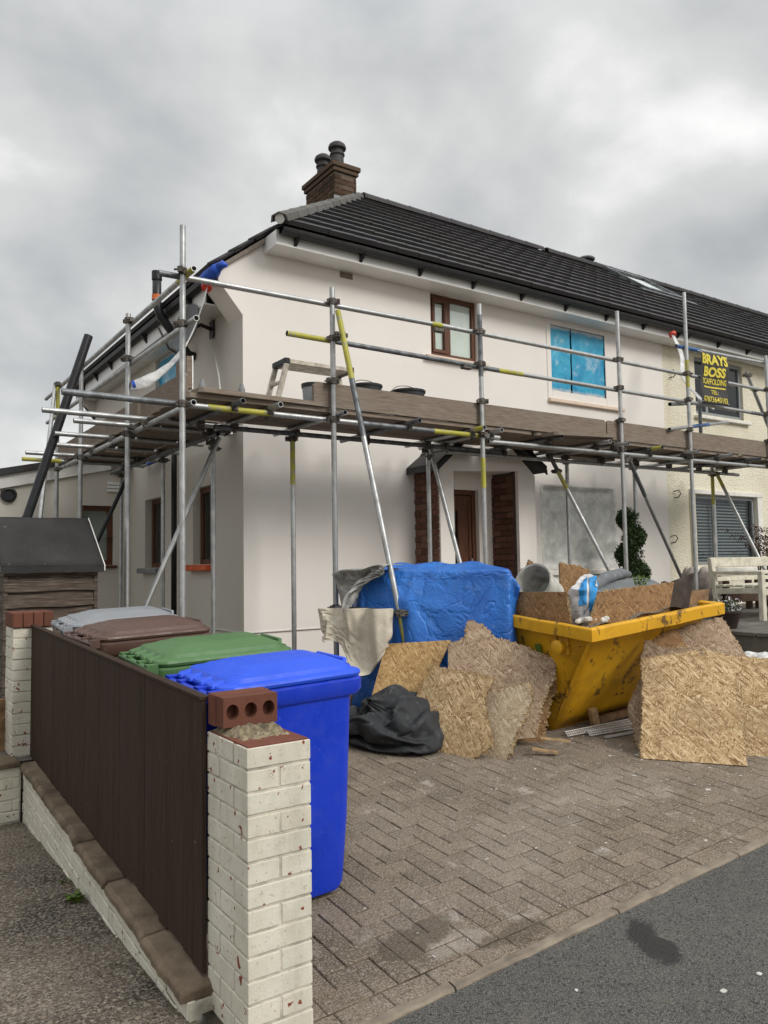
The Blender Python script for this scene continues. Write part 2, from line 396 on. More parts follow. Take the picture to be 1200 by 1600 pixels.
def plastic(name, c, rough=.42, fade=.3):
    m = MT(name, rough, spec=.45)
    n = m.noise(3, 5); d = m.noise(14, 5, .6)
    k = m.ramp(n, [(.3, c), (.75, tuple(min(1, x*1.15+.012) for x in c))])
    up_ = m.math('MULTIPLY', m.ramp(d, [(.5, 0.0), (.75, fade)]), 1.0)
    k = m.mix(up_, k, tuple(x*.75+.035 for x in c))
    sc2 = m.noise(5, 6, .7, vec=m.mapping((9, 9, .9))); k = m.mix(m.ramp(sc2, [(.60, 0.0), (.72, fade*.8)]), k, tuple(x*.6+.035 for x in c))
    gr2 = m.noise(2.2, 6, .7); k = m.mix(m.ramp(gr2, [(.52, 0.0), (.75, .35)]), k, tuple(x*.45+.012 for x in c))
    k = m.mix(m.ramp(m.noise(70, 3), [(.66, 0.0), (.72, fade)]), k, tuple(x*.6+.2 for x in c))
    m.col(k); m.rough(m.ramp(d, [(.3, rough-.08), (.7, rough+.2)])); m.bump(m.noise(200, 2), .12, .002); return m.m
M['bin_blue'] = plastic('blue bin plastic', (.002, .035, .50), .36, .25)
M['bin_blue_lid'] = plastic('blue bin lid plastic', (.008, .075, .66), .40, .35)
M['bin_green'] = plastic('green bin plastic', (.062, .15, .048), .45)
M['bin_brown'] = plastic('brown bin plastic', (.082, .042, .030), .45)
M['bin_grey'] = plastic('grey bin plastic', (.22, .23, .245), .45)
M['bin_dark'] = plastic('dark bin body plastic', (.05, .05, .055), .5)
def mk():
    m = MT('yellow skip paint', .5, spec=.4)
    a = m.noise(2.2, 5); d = m.noise(3.2, 6, .65); s1 = m.noise(6, 5, .7, .3); s2 = m.noise(11, 5, .6, vec=m.mapping((1, 1, .35)))
    c = m.ramp(a, [(.3, (.56, .285, .005)), (.7, (.70, .375, .010))])
    c = m.mix(m.ramp(d, [(.50, 0.0), (.70, .5)]), c, (.24, .115, .012))
    c = m.mix(m.ramp(s1, [(.60, 0.0), (.64, .85)]), c, (.055, .034, .018))
    c = m.mix(m.ramp(s2, [(.61, 0.0), (.66, .75)]), c, (.10, .045, .018))
    m.col(c); m.bump(m.noise(5, 4), .2, .02); m.bump(s1, .15, .003); return m.m
M['skip'] = mk()
def osb(name, base, dark, lite, grime=.2):
    m = MT(name, .85, spec=.2); m.coords('Object')
    cs = []; hs = []
    for i, (a, sc) in enumerate(((R(12), 1), (R(72), 1.25), (R(131), .85))):
        v = m.mapping((.038/sc, .0068/sc, .3), (0, 0, a), (i*3.1, i*1.7, 0), tex=True)
        cs.append(m.vor(1, vec=v, out='Color')); hs.append(m.vor(1, vec=v))
    bw = m.t.nodes.new('ShaderNodeSeparateColor'); m.L(cs[0], bw.inputs[0])
    bw2 = m.t.nodes.new('ShaderNodeSeparateColor'); m.L(cs[1], bw2.inputs[0])
    bw3 = m.t.nodes.new('ShaderNodeSeparateColor'); m.L(cs[2], bw3.inputs[0])
    s1 = m.math('GREATER_THAN', bw2.outputs[0], .55); s2 = m.math('GREATER_THAN', bw3.outputs[1], .62)
    v = m.mix(s1, bw.outputs[1], bw2.outputs[1]); v = m.mix(s2, v, bw3.outputs[2])
    c = m.ramp(v, [(0, dark), (.3, lerp(dark, base, .7)), (.6, base), (1, lite)])
    g = m.noise(2.6, 5); c = m.mix(m.ramp(g, [(.5, 0.0), (.72, grime)]), c, tuple(x*.45 for x in base))
    fine = m.noise(160, 3); c = m.mix(m.ramp(fine, [(.5, 0.0), (.8, .25)]), c, tuple(x*.5 for x in dark))
    m.col(c); m.bump(v, .55, .004); m.bump(fine, .3, .002); return m.m
M['osb_new'] = osb('clean strand board', (.46, .29, .125), (.26, .14, .055), (.62, .43, .21), .15)
M['osb_tan'] = osb('golden strand board', (.47, .325, .17), (.19, .105, .048), (.68, .53, .33), .6)
M['osb_pale'] = osb('pale dusty strand board', (.47, .37, .25), (.30, .21, .13), (.60, .50, .36), .25)
M['osb_grey'] = osb('weathered grey strand board', (.36, .26, .175), (.19, .12, .08), (.50, .39, .28), .4)
M['osb_brown'] = osb('brown damp strand board', (.30, .175, .085), (.16, .085, .04), (.40, .255, .13), .4)
M['osb_edge'] = simple('torn board fibres', (.38, .265, .14), .95, .4, 40, bump=.6)
def mk():
    m = MT('blue tarpaulin', .34, spec=.45)
    n = m.noise(2.5, 6, .6); w1 = m.noise(7, 6, .65, .6); d = m.noise(9, 6, .7)
    c = m.ramp(n, [(.3, (.018, .115, .46)), (.7, (.035, .19, .62))])
    c = m.mix(m.ramp(d, [(.56, 0.0), (.75, .4)]), c, (.20, .32, .55))
    cr_ = m.ramp(m.math('ABSOLUTE', m.math('SUBTRACT', m.noise(4.2, 3, .5, .5), .5)), [(0.0, 0.0), (.05, 1.0)]); cr2 = m.ramp(m.math('ABSOLUTE', m.math('SUBTRACT', m.noise(11, 3, .5, .7), .5)), [(0.0, 0.0), (.06, 1.0)])
    m.col(c); m.bump(w1, .5, .03); m.bump(cr_, .35, .02); m.bump(cr2, .2, .008); return m.m
M['tarp'] = mk()
def cloth(name, c, var=.3, rough=.9, bs=.5):
    m = MT(name, rough, spec=.2); n = m.noise(5, 6, .65); k = m.noise(13, 5, .7)
    a = m.ramp(n, [(.3, tuple(x*(1-var) for x in c)), (.7, c)])
    a = m.mix(m.ramp(k, [(.55, 0.0), (.75, .6)]), a, tuple(min(.8, x*1.5+.08) for x in c))
    m.col(a); m.bump(m.noise(9, 5, .6, .4), bs, .02); m.bump(m.noise(60), .2, .004); return m.m
M['grey_sheet'] = cloth('plaster splashed grey sheet', (.44, .43, .40), .68)
M['dust_sheet'] = cloth('beige cotton dust sheet', (.62, .56, .45), .15)
M['sack'] = cloth('black woven rubble sack', (.04, .042, .045), .4, .6, .7)
M['membrane'] = cloth('grey rubber membrane', (.17, .18, .19), .3, .6)
M['timber'] = simple('sawn pale timber', (.42, .28, .14), .8, .3, 12)
M['timber_old'] = simple('old stained plank', (.22, .13, .065), .85, .4, 9)
M['dark_board'] = simple('dark bitumen board', (.055, .04, .032), .8, .5, 7)
def mk():
    m = MT('shed timber', .9, spec=.15)
    g = m.noise(5, 6, .6, vec=m.mapping((1.2, 1.2, 16))); n = m.noise(2.2, 5)
    c = m.ramp(g, [(.3, (.040, .031, .025)), (.55, (.105, .084, .068)), (.8, (.26, .225, .185))])
    c = m.mix(m.ramp(n, [(.45, 0.0), (.7, .5)]), c, (.07, .045, .035)); m.col(c); m.bump(g, .5, .006); return m.m
M['shed'] = mk()
def mk():
    m = MT('mineral roofing felt', .95, spec=.15)
    f = m.noise(240, 3); c = m.ramp(m.noise(3, 5), [(.3, (.030, .029, .029)), (.7, (.052, .050, .049))])
    c = m.mix(m.ramp(f, [(.52, 0.0), (.7, .5)]), c, (.10, .098, .095))
    c = m.mix(m.ramp(m.noise(28, 3), [(.74, 0.0), (.76, .7)]), c, (.4, .39, .37)); m.col(c); m.bump(f, .6, .004); return m.m
M['felt'] = mk()
def wood_brown():
    m = MT('brown woodgrain upvc', .45, spec=.4)
    g = m.noise(6, 6, .6, vec=m.mapping((9, 9, .9)))
    m.col(m.ramp(g, [(.3, (.075, .026, .011)), (.7, (.135, .05, .02))])); return m.m
M['brown_frame'] = wood_brown()
M['grey_frame'] = simple('grey window frame', (.27, .29, .30), .45, .08, 4)
def glass(name, tint, refl=.35, rough=.02, transp=True):
    m = bpy.data.materials.new(name); m.use_nodes = True; t = m.node_tree; t.nodes.clear()
    o = t.nodes.new('ShaderNodeOutputMaterial'); gl = t.nodes.new('ShaderNodeBsdfGlossy'); gl.inputs['Roughness'].default_value = rough; gl.inputs['Color'].default_value = (.9, .93, .95, 1)
    tr = t.nodes.new('ShaderNodeBsdfTransparent'); tr.inputs[0].default_value = tint+(1,)
    fr = t.nodes.new('ShaderNodeFresnel'); fr.inputs[0].default_value = 1.5
    ad = t.nodes.new('ShaderNodeMath'); ad.operation = 'MULTIPLY_ADD'; ad.inputs[1].default_value = 1.0; ad.inputs[2].default_value = refl*.3
    mxs = t.nodes.new('ShaderNodeMixShader'); t.links.new(fr.outputs[0], ad.inputs[0]); bf = t.nodes.new('ShaderNodeNewGeometry'); iv = t.nodes.new('ShaderNodeMath'); iv.operation = 'SUBTRACT'; iv.inputs[0].default_value = 1.0; t.links.new(bf.outputs['Backfacing'], iv.inputs[1]); ml = t.nodes.new('ShaderNodeMath'); ml.operation = 'MULTIPLY'; t.links.new(ad.outputs[0], ml.inputs[0]); t.links.new(iv.outputs[0], ml.inputs[1]); t.links.new(ml.outputs[0], mxs.inputs[0])
    t.links.new(tr.outputs[0], mxs.inputs[1]); t.links.new(gl.outputs[0], mxs.inputs[2]); t.links.new(mxs.outputs[0], o.inputs[0]); return m
M['glass'] = glass('window glass', (.93, .96, .94), .5)
M['glass_dark'] = glass('dark window glass', (.80, .83, .82), .02)
M['blind'] = simple('pale roller blind', (.80, .81, .77), .9, .08, 3)
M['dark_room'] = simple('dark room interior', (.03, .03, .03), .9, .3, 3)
def film(name, c, alpha, rough=.3, var=.25):
    m = MT(name, rough, spec=.5); n = m.noise(6, 5, .6, .5)
    m.col(m.ramp(n, [(.3, tuple(x*(1-var) for x in c)), (.7, tuple(min(1, x*(1+var)) for x in c))]))
    k = m.ramp(n, [(.3, alpha*(1-var)), (.7, min(1, alpha*(1+var*.6)))]); m.L(k, m.b.inputs['Alpha'])
    m.bump(m.noise(11, 5, .6, .8), .6, .02); return m.m
M['plastic_sheet'] = film('clear dust polythene', (.80, .81, .76), .74, var=.14)
M['sleeve'] = film('milky plastic tubing', (.72, .72, .71), .72)
def mk():
    m = MT('blue masking film', .28, spec=.5); n = m.noise(5, 5, .6, .6); ov = m.noise(3.4, 4, .55)
    c = m.ramp(n, [(.3, (.012, .24, .46)), (.6, (.03, .36, .56)), (.8, (.12, .47, .64))])
    c = m.mix(m.ramp(ov, [(.57, 0.0), (.72, .75)]), c, (.62, .66, .70)); m.col(c)
    # overspray of render creeping in from the edges of the film
    tcn = m.t.nodes.new('ShaderNodeTexCoord'); sp = m.t.nodes.new('ShaderNodeSeparateXYZ'); m.L(tcn.outputs['Generated'], sp.inputs[0])
    def ed(o): return m.math('MINIMUM', o, m.math('SUBTRACT', 1.0, o))
    mnv = m.math('MINIMUM', m.math('MAXIMUM', ed(sp.outputs[0]), ed(sp.outputs[1])), ed(sp.outputs[2]))
    k = m.ramp(m.math('ADD', mnv, m.math('MULTIPLY', m.noise(9, 5, .6), .10)), [(.06, .95), (.125, 0.0)])
    c = m.mix(k, c, (.66, .60, .55)); m.col(c)
    m.bump(m.noise(12, 5, .6, .8), .5, .02); return m.m
M['blue_film'] = mk()
M['red_tape'] = simple('red tape', (.62, .06, .035), .5, .2, 20)
M['orange_tape'] = simple('orange tape', (.66, .15, .03), .5, .2, 20)
M['blue_tape'] = simple('blue tape', (.02, .09, .50), .5, .2, 20)
M['orange_sill'] = simple('orange primed sill', (.62, .11, .035), .6, .15, 8)
M['grey_sill'] = simple('slate grey sill', (.22, .225, .23), .6, .15, 8)
M['cream_sill'] = simple('cream painted sill', (.74, .60, .48), .7, .06, 8)
M['white_sill'] = simple('white painted sill', (.74, .72, .66), .7, .1, 8)
M['bench'] = simple('cream painted timber', (.60, .565, .46), .65, .15, 12, bump=.2)
M['slab'] = simple('grey paving slab', (.13, .12, .105), .9, .3, 5, bump=.4)
M['stone_pot'] = simple('weathered stone planter', (.40, .355, .32), .9, .25, 10, bump=.4)
M['brown_post'] = simple('brown log edging', (.07, .038, .022), .8, .3, 10)
M['pot'] = simple('dark plastic pot', (.035, .022, .02), .5, .2, 10)
M['soil'] = simple('dark soil', (.03, .022, .016), .95, .4, 20)
M['aluminium'] = simple('scuffed aluminium', (.50, .45, .38), .5, .3, 15, .35)
M['bead'] = simple('galvanised plaster bead', (.62, .63, .62), .4, .15, 30, .5)
M['black_tub'] = simple('black builders bucket', (.03, .033, .038), .55, .3, 10)
M['bucket'] = simple('plaster caked white bucket', (.50, .49, .44), .8, .3, 9)
M['dish'] = simple('grey satellite dish', (.10, .105, .11), .5, .15, 8)
M['dish_arm'] = simple('dark metal bracket', (.04, .03, .035), .5, .3, 12)
M['banner'] = simple('black vinyl banner', (.035, .033, .032), .55, .15, 6)
M['banner_ink'] = simple('yellow banner print', (.72, .60, .07), .55, .08, 10)
M['bag_white'] = simple('white paper plaster bag', (.66, .66, .66), .6, .25, 9)
M['bag_blue'] = simple('blue bag print', (.03, .27, .62), .6, .25, 9)
M['splash'] = simple('white plaster splashes', (.62, .60, .56), .9, .2, 12)
M['moss'] = simple('mossy mortar', (.26, .215, .14), .95, .45, 26, bump=.8)
def leafmat(name, c):
    m = MT(name, .6, spec=.3); r = m.island()
    m.col(m.ramp(r, [(0, tuple(x*.45 for x in c)), (.6, c), (1, tuple(x*1.7 for x in c))])); return m.m
M['leaf_dark'] = leafmat('dark box leaves', (.042, .075, .024))
M['leaf_red'] = leafmat('red maple leaves', (.06, .018, .02))
M['leaf_green'] = leafmat('weed leaves', (.10, .16, .025))
M['petal'] = leafmat('white petals', (.72, .70, .74))
M['bark'] = simple('bark', (.06, .045, .03), .9, .3, 14)
M['pot_grey'] = simple('dark grey flue pot', (.055, .052, .052), .7, .2, 10)
# ------------------------------------------------------------------ ground, road, driveway
def sheet(x0, x1, y0, y1, nx, ny, fn):
    return MB().grid(lambda u, v: (x0+(x1-x0)*u, y0+(y1-y0)*v, fn(x0+(x1-x0)*u, y0+(y1-y0)*v)), nx, ny)
def zlow(x, y): return -.02 - .0385*(y-2.73) if y > 2.73 else -.02
tag(sheet(-600, 900, -600, 900, 4, 4, lambda x, y: -.75).build('ground', M['grit']), kind='structure')
def zroad(x, y): return zg(x, y) - .006 if y > 1.2 else zg(x, 1.2) - .006
road = tag(sheet(.85, 30, -7, 2.30, 60, 20, zroad).build('road', M['asphalt']), kind='structure')
def zap(x, y):
    a = zlow(x, y)
    return a + .012*mnoise.noise((x*2.1, y*2.1, 0)) + .006*mnoise.noise((x*9, y*9, 3))
apron = tag(sheet(-6, 1.03, -3, 5.88, 140, 160, zap).build('tarmac_apron', M['grit'], smooth=True), kind='structure')
yard = tag(sheet(-8, 3.3, 5.9, 16, 8, 8, lambda x, y: .25).build('back_yard', M['slab']), kind='structure')

drive = tag(sheet(1.05, 7.6, 2.33, 7.5, 4, 4, lambda x, y: zg(x, y)-.0055).build('driveway', M['joint']), kind='structure')
ORG['driveway'] = (0, 0, 0)
# herringbone blocks, 200 x 100 mm
def block_mesh(L, W):
    b = .0035; h = .05
    x0, x1, y0, y1 = -L/2+.0022, L/2-.0022, -W/2+.0022, W/2-.0022
    m = MB(); m.add([(x0,y0,-h),(x1,y0,-h),(x1,y1,-h),(x0,y1,-h),(x0,y0,-b),(x1,y0,-b),(x1,y1,-b),(x0,y1,-b),
                     (x0+b,y0+b,0),(x1-b,y0+b,0),(x1-b,y1-b,0),(x0+b,y1-b,0)],
                    [(0,1,5,4),(1,2,6,5),(2,3,7,6),(3,0,4,7),(4,5,9,8),(5,6,10,9),(6,7,11,10),(7,4,8,11),(8,9,10,11)])
    return m
BM = block_mesh(.2, .1); bme = BM.mesh('paving_block'); bme.materials.append(M['paver'])
tilt = (math.atan(SY), -math.atan(SX), 0)
blocks = []
U = .1; Y0 = 2.455; X0 = 1.0
for i in range(0, 66):
    for j in range(0, 50):
        s = (i-j) % 4
        if s == 0: blocks.append((X0+(i+1)*U, Y0+(j+.5)*U, 0))
        elif s == 3: blocks.append((X0+(i+.5)*U, Y0+(j+1)*U, 1))
        elif s == 2 and j == 0: blocks.append((X0+(i+.5)*U, Y0+.5*U, 2))
for k in range(0, 30): blocks.append((1.12+k*.2, 2.40, 0))         # edge course along the kerb
def fproj(x, y, z):
    d = Vector((x, y, z-1.55)); zz = d.dot(fw)
    return (600+1223.85*d.dot(r2)/zz, 800-1223.85*d.dot(u2)/zz, zz)
vis = []
for (x, y, o) in blocks:
    if y > 7.45 or x < 1.1: continue
    px, py, d = fproj(x, y, zg(x, y))
    if d < .5 or px > 1290 or py > 1700 or y < 2.38: 
        continue
    hidden = px < 470 or (px < 530 and py < 1400)
    vis.append((d + (50 if hidden else 0), x, y, o))
vis.sort()
rest = MB(); cnt = 0
for d, x, y, o in vis:
    jx, jy, jz = rnd.uniform(-.0015, .0015), rnd.uniform(-.0015, .0015), rnd.uniform(-.0035, .0025)
    t1, t2, rz = rnd.gauss(0, .006), rnd.gauss(0, .006), rnd.gauss(0, .006)
    z = zg(x, y)+jz*.7
    if o == 2:
        mt = Matrix.Translation((x, y, z)) @ Matrix.Rotation(tilt[0], 4, 'X') @ Matrix.Rotation(tilt[1], 4, 'Y') @ Matrix.Diagonal((.5, 1, 1, 1)); rest.add([mt @ Vector(v) for v in BM.v], BM.f)
    elif cnt < 300:
        piece('paving_block', bme, drive, (x+jx, y+jy, z), (Matrix.Rotation(tilt[0]+t1, 3, 'X') @ Matrix.Rotation(tilt[1]+t2, 3, 'Y') @ Matrix.Rotation((math.pi/2 if o else 0)+rz, 3, 'Z')).to_euler()); cnt += 1
    else:
        mt = Matrix.Translation((x+jx, y+jy, z)) @ Matrix.Rotation(tilt[0]+t1, 4, 'X') @ Matrix.Rotation(tilt[1]+t2, 4, 'Y') @ Matrix.Rotation((math.pi/2 if o else 0)+rz, 4, 'Z')
        rest.add([mt @ Vector(v) for v in BM.v], BM.f)
tag(rest.build('paving_blocks', M['paver'], drive), kind='stuff')
# concrete edging between drive and road
kerb = tag(part('kerb', None) if False else bpy.data.objects.new('kerb', None), kind='structure'); col.objects.link(kerb); ORG['kerb'] = (0, 0, 0)
x = .95
while x < 7:
    L = .9; m = MB(); n = 40
    pr = [(-.032, -.06), (-.032, .004), (-.02, .012), (.022, .013), (.032, .004), (.032, -.06)]
    vs_ = []
    for k in range(n+1):
        xx = x+.004+(L-.008)*k/n
        for (a, b) in pr:
            vs_.append((xx, 2.328+a*.8+.004*mnoise.noise((xx*7, a*30, 1))+.004*mnoise.noise((xx*31, a*60, 2)), zg(xx, 2.33)+b-.009+.008*mnoise.noise((xx*9, a*40, 5))))
    fs_ = [(k*6+i, k*6+(i+1) % 6, (k+1)*6+(i+1) % 6, (k+1)*6+i) for k in range(n) for i in range(6)] + [tuple(range(5, -1, -1)), tuple(range(n*6, n*6+6))]
    m.add(vs_, fs_); m.build('kerb_stone', M['concrete'], kerb); x += L
# raised terrace in front of the neighbouring house
terr = MB().box(7.55, 22, 3.9, 7.5, .2, .76).build('terrace', M['slab'])
tag(terr, kind='structure'); ORG['terrace'] = (0, 0, 0)
for i in range(12):
    for j in range(6):
        x0 = 7.52+i*.6; y0 = 3.86+j*.6
        MB().box(x0+.005, x0+.595, y0+.005, min(7.49, y0+.595), .76, .80+rnd.uniform(-.003, .003)).build('slab', M['slab'], terr, bevel=.006)

# ------------------------------------------------------------------ the rendered house
WX, WY = 3.35, 7.5
XJ = 10.41                                # joint with the neighbouring house
house = thing('house', (WX, WY, .3), 'freshly rendered pale pink house wrapped in scaffolding with dark tiled roof and brick chimney', 'house')
def wall_y(m, x0, x1, z0, z1, holes, y, t):
    xs = sorted({x0, x1} | {h[0] for h in holes} | {h[1] for h in holes}); zs = sorted({z0, z1} | {h[2] for h in holes} | {h[3] for h in holes})
    for a, b in zip(xs, xs[1:]):
        for c, d in zip(zs, zs[1:]):
            if any(a >= h[0]-1e-6 and b <= h[1]+1e-6 and c >= h[2]-1e-6 and d <= h[3]+1e-6 for h in holes): continue
            m.add([(a,y,c),(b,y,c),(b,y,d),(a,y,d)], [(0,1,2,3)])
    for (a, b, c, d) in holes:             # reveals
        m.add([(a,y,c),(b,y,c),(b,y,d),(a,y,d),(a,y+t,c),(b,y+t,c),(b,y+t,d),(a,y+t,d)], [(0,4,5,1),(1,5,6,2),(2,6,7,3),(3,7,4,0)])
def wall_x(m, y0, y1, z0, z1, holes, x, t):
    w = MB(); wall_y(w, y0, y1, z0, z1, holes, 0, t)
    m.add([(x+p[1], p[0], p[2]) for p in w.v], [tuple(reversed(f)) for f in w.f])
W1 = (5.85, 6.61, 4.11, 4.90); W2 = (7.94, 9.06, 3.90, 4.83); W3 = (7.70, 9.16, 1.52, 2.58); DR = (5.86, 6.56, .5, 2.46)
m = MB(); wall_y(m, 3.62, XJ, .86, 4.915, [W1, W2, W3, (DR[0], DR[1], .86, DR[3])], WY, .11)
m.add([(WX,WY,.86),(3.62,WY,.86),(3.62,WY,5.04),(WX,WY,4.82)], [(0,1,2,3)])
m.build('wall', M['render'], house)
# projecting box end under the low left eaves, flush with the front wall
m = MB(); m.prism([(WX, WY-.002, 4.19), (WX, WY-.002, 4.83), (3.08, WY-.002, 4.62), (3.08, WY-.002, 4.51)], (0, .36, 0))
m.build('eaves_box_end', M['render'], house)
S1 = (8.36, 8.95, 1.58, 2.48); S2 = (10.1, 10.78, 1.55, 2.48); S3 = (9.45, 10.35, 3.90, 4.34)
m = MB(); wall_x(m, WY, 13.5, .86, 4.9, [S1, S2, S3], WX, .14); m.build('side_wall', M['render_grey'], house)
m = MB(); m.box(WX+.02, XJ, WY+.018, WY+.10, .2, .86); m.build('plinth', M['render'], house)
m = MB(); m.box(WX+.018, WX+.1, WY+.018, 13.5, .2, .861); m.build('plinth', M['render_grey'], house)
m = MB(); m.box(WX-.006, XJ, WY-.006, WY+.02, .862, .872); m.build('render_stop_bead', M['white'], house)
m = MB(); m.box(WX-.006, WX+.02, WY+.02, 13.5, .862, .872); m.build('render_stop_bead', M['white'], house)
# dark shell so that openings look into closed rooms
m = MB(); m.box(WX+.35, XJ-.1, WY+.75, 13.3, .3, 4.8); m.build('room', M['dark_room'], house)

def window_y(parent, hole, y, fm, gm, mull, sash=None, sillm=None, sill=None, blind=None, rail=.055):
    a, b, c, d = hole
    wn = part('window', parent)
    m = MB(); f = rail
    m.box(a, b, y, y+.06, c, c+f).box(a, b, y, y+.06, d-f, d).box(a, a+f, y, y+.06, c+f, d-f).box(b-f, b, y, y+.06, c+f, d-f)
    for mx_ in mull: m.box(mx_-f*.55, mx_+f*.55, y, y+.06, c+f, d-f)
    m.build('frame', fm, wn, bevel=.004)
    ed = [a+f]+[q for mx_ in mull for q in (mx_-f*.55, mx_+f*.55)]+[b-f]
    for k in range(0, len(ed), 2):
        p0, p1 = ed[k], ed[k+1]
        if sash and k//2 in sash:
            s = .042; q = MB()
            q.box(p0, p1, y-.015, y+.045, c+f, c+f+s).box(p0, p1, y-.015, y+.045, d-f-s, d-f).box(p0, p0+s, y-.015, y+.045, c+f+s, d-f-s).box(p1-s, p1, y-.015, y+.045, c+f+s, d-f-s)
            q.build('sash', fm, wn, bevel=.003)
            MB().box(p0+s, p1-s, y+.015, y+.021, c+f+s, d-f-s).build('pane', gm, wn)
        else:
            MB().box(p0, p1, y+.025, y+.031, c+f, d-f).build('pane', gm, wn)
    if sill: MB().box(*sill).build('sill', sillm, wn, bevel=.006)
    return wn
w1 = window_y(house, W1, WY+.045, M['brown_frame'], M['glass'], [6.17], {0}, M['cream_sill'], (5.74, 6.74, WY-.07, WY+.09, 4.045, 4.095))
MB().box(W1[0], W1[1], WY+.085, WY+.09, W1[2], W1[3]).build('blind', M['blind'], w1)
w1['label'] = 'brown framed upstairs window with pale blind'
w2 = window_y(house, W2, WY+.06, M['white'], M['glass'], [8.36], None, M['cream_sill'], (7.86, 9.42, WY-.055, WY+.09, 3.735, 3.785))
for (fa, fb) in ((W2[0]-.012, 8.345), (8.375, W2[1]+.012)):
    def filmf(u, v):
        x = fa+(fb-fa)*u; z = W2[2]-.012+(W2[3]-W2[2]+.024)*v
        return (x, WY+.012+.014*mnoise.noise((x*5, z*5, 2))+.010*abs(mnoise.noise((x*11+z*3, z*6, 5))), z)
    MB().grid(filmf, 34, 44).build('masking_film', M['blue_film'], w2, smooth=True)
w2['label'] = 'upstairs window masked with bright blue film'
m = MB()                                    # smooth flat render band round the masked window
m.box(7.86, 7.94, WY-.012, WY+.02, 3.79, 4.95).box(9.06, 9.36, WY-.012, WY+.02, 3.79, 4.95).box(7.94, 9.06, WY-.012, WY+.02, 4.83, 4.95)
m.box(7.94, 9.06, WY-.012, WY+.02, 3.79, 3.90)
m.build('window_surround', M['render'], house, bevel=.005)
w3 = window_y(house, W3, WY+.06, M['brown_frame'], M['glass_dark'], [8.80], None)
def sheetf(u, v):
    x = 7.66+(9.20-7.66)*u; z = 1.44+(2.60-1.44)*v
    yy = WY-.006 + (.035 if (0.04 < u < .96 and .06 < v < .96) else 0) + .012*mnoise.noise((x*4, z*6, 8)) + (.03*mnoise.noise((x*9-z*7, z*3, 1)) if v < .35 else 0)
    return (x, yy, z)
MB().grid(sheetf, 40, 34).build('dust_sheeting', M['plastic_sheet'], w3, smooth=True)
w3['label'] = 'large downstairs window covered with cloudy plastic sheeting'
m = MB(); m.box(7.62, 9.24, WY-.05, WY+.02, 1.36, 1.42); m.build('sill', M['render'], w3, bevel=.005)

def window_x(parent, hole, x, fm, gm, sillm=None, mull=()):
    y0, y1, c, d = hole; wn = part('window', parent); f = .06; m = MB()
    m.box(x, x+.05, y0, y1, c, c+f).box(x, x+.05, y0, y1, d-f, d).box(x, x+.05, y0, y0+f, c+f, d-f).box(x, x+.05, y1-f, y1, c+f, d-f)
    for q in mull: m.box(x, x+.05, q-.03, q+.03, c+f, d-f)
    m.build('frame', fm, wn, bevel=.004)
    MB().box(x+.02, x+.026, y0+f, y1-f, c+f, d-f).build('pane', gm, wn)
    MB().box(x+.12, x+.125, y0, y1, c, d).build('blind', M['blind'], wn)
    if sillm: MB().box(x-.19, x-.005, y0-.06, y1+.06, c-.075, c-.005).build('sill', sillm, wn, bevel=.008)
    return wn
window_x(house, S1, WX+.09, M['brown_frame'], M['glass_dark'], M['orange_sill'])['label'] = 'side window with bright orange sill'
window_x(house, S2, WX+.09, M['brown_frame'], M['glass_dark'], M['grey_sill'])['label'] = 'side window with grey sill'
w6 = window_x(house, S3, WX+.07, M['brown_frame'], M['glass_dark'])
MB().grid(lambda u, v: (WX+.05+.012*mnoise.noise((u*6, v*6, 4)), S3[0]+(S3[1]-S3[0])*u, S3[2]+(S3[3]-S3[2])*v), 20, 16).build('masking_film', M['blue_film'], w6, smooth=True)
w6['label'] = 'small side window masked with blue film'
# front door
dr = part('front_door', house)
m = MB(); y = WY+.06
m.box(DR[0], DR[0]+.06, y, y+.07, .6, DR[3]).box(DR[1]-.06, DR[1], y, y+.07, .6, DR[3]).box(DR[0]+.06, DR[1]-.06, y, y+.07, DR[3]-.06, DR[3])
m.build('frame', M['brown_frame'], dr, bevel=.004)
m = MB(); a, b = DR[0]+.065, DR[1]-.065; c0, c1 = a+.2, a+.34
m.box(a, c0, y+.01, y+.05, .6, 2.395).box(c1, b, y+.01, y+.05, .6, 2.395).box(c0, c1, y+.01, y+.05, 2.2, 2.395).box(c0, c1, y+.01, y+.05, .6, .9)
m.build('leaf', M['brown_frame'], dr, bevel=.006)
m = MB(); m.box(a+.02, a+.06, y-.004, y+.01, .7, 2.34).box(b-.06, b-.02, y-.004, y+.01, .7, 2.34).box(c0-.03, c0, y-.004, y+.01, .9, 2.2).box(c1, c1+.03, y-.004, y+.01, .9, 2.2)
m.build('moulding', M['brown_frame'], dr, bevel=.004)
MB().box(c0, c1, y+.025, y+.031, .9, 2.2).build('glazing', M['glass_dark'], dr)
MB().box(b-.045, b-.02, y-.03, y-.005, 1.45, 1.6).build('handle', M['galv'], dr, bevel=.004)

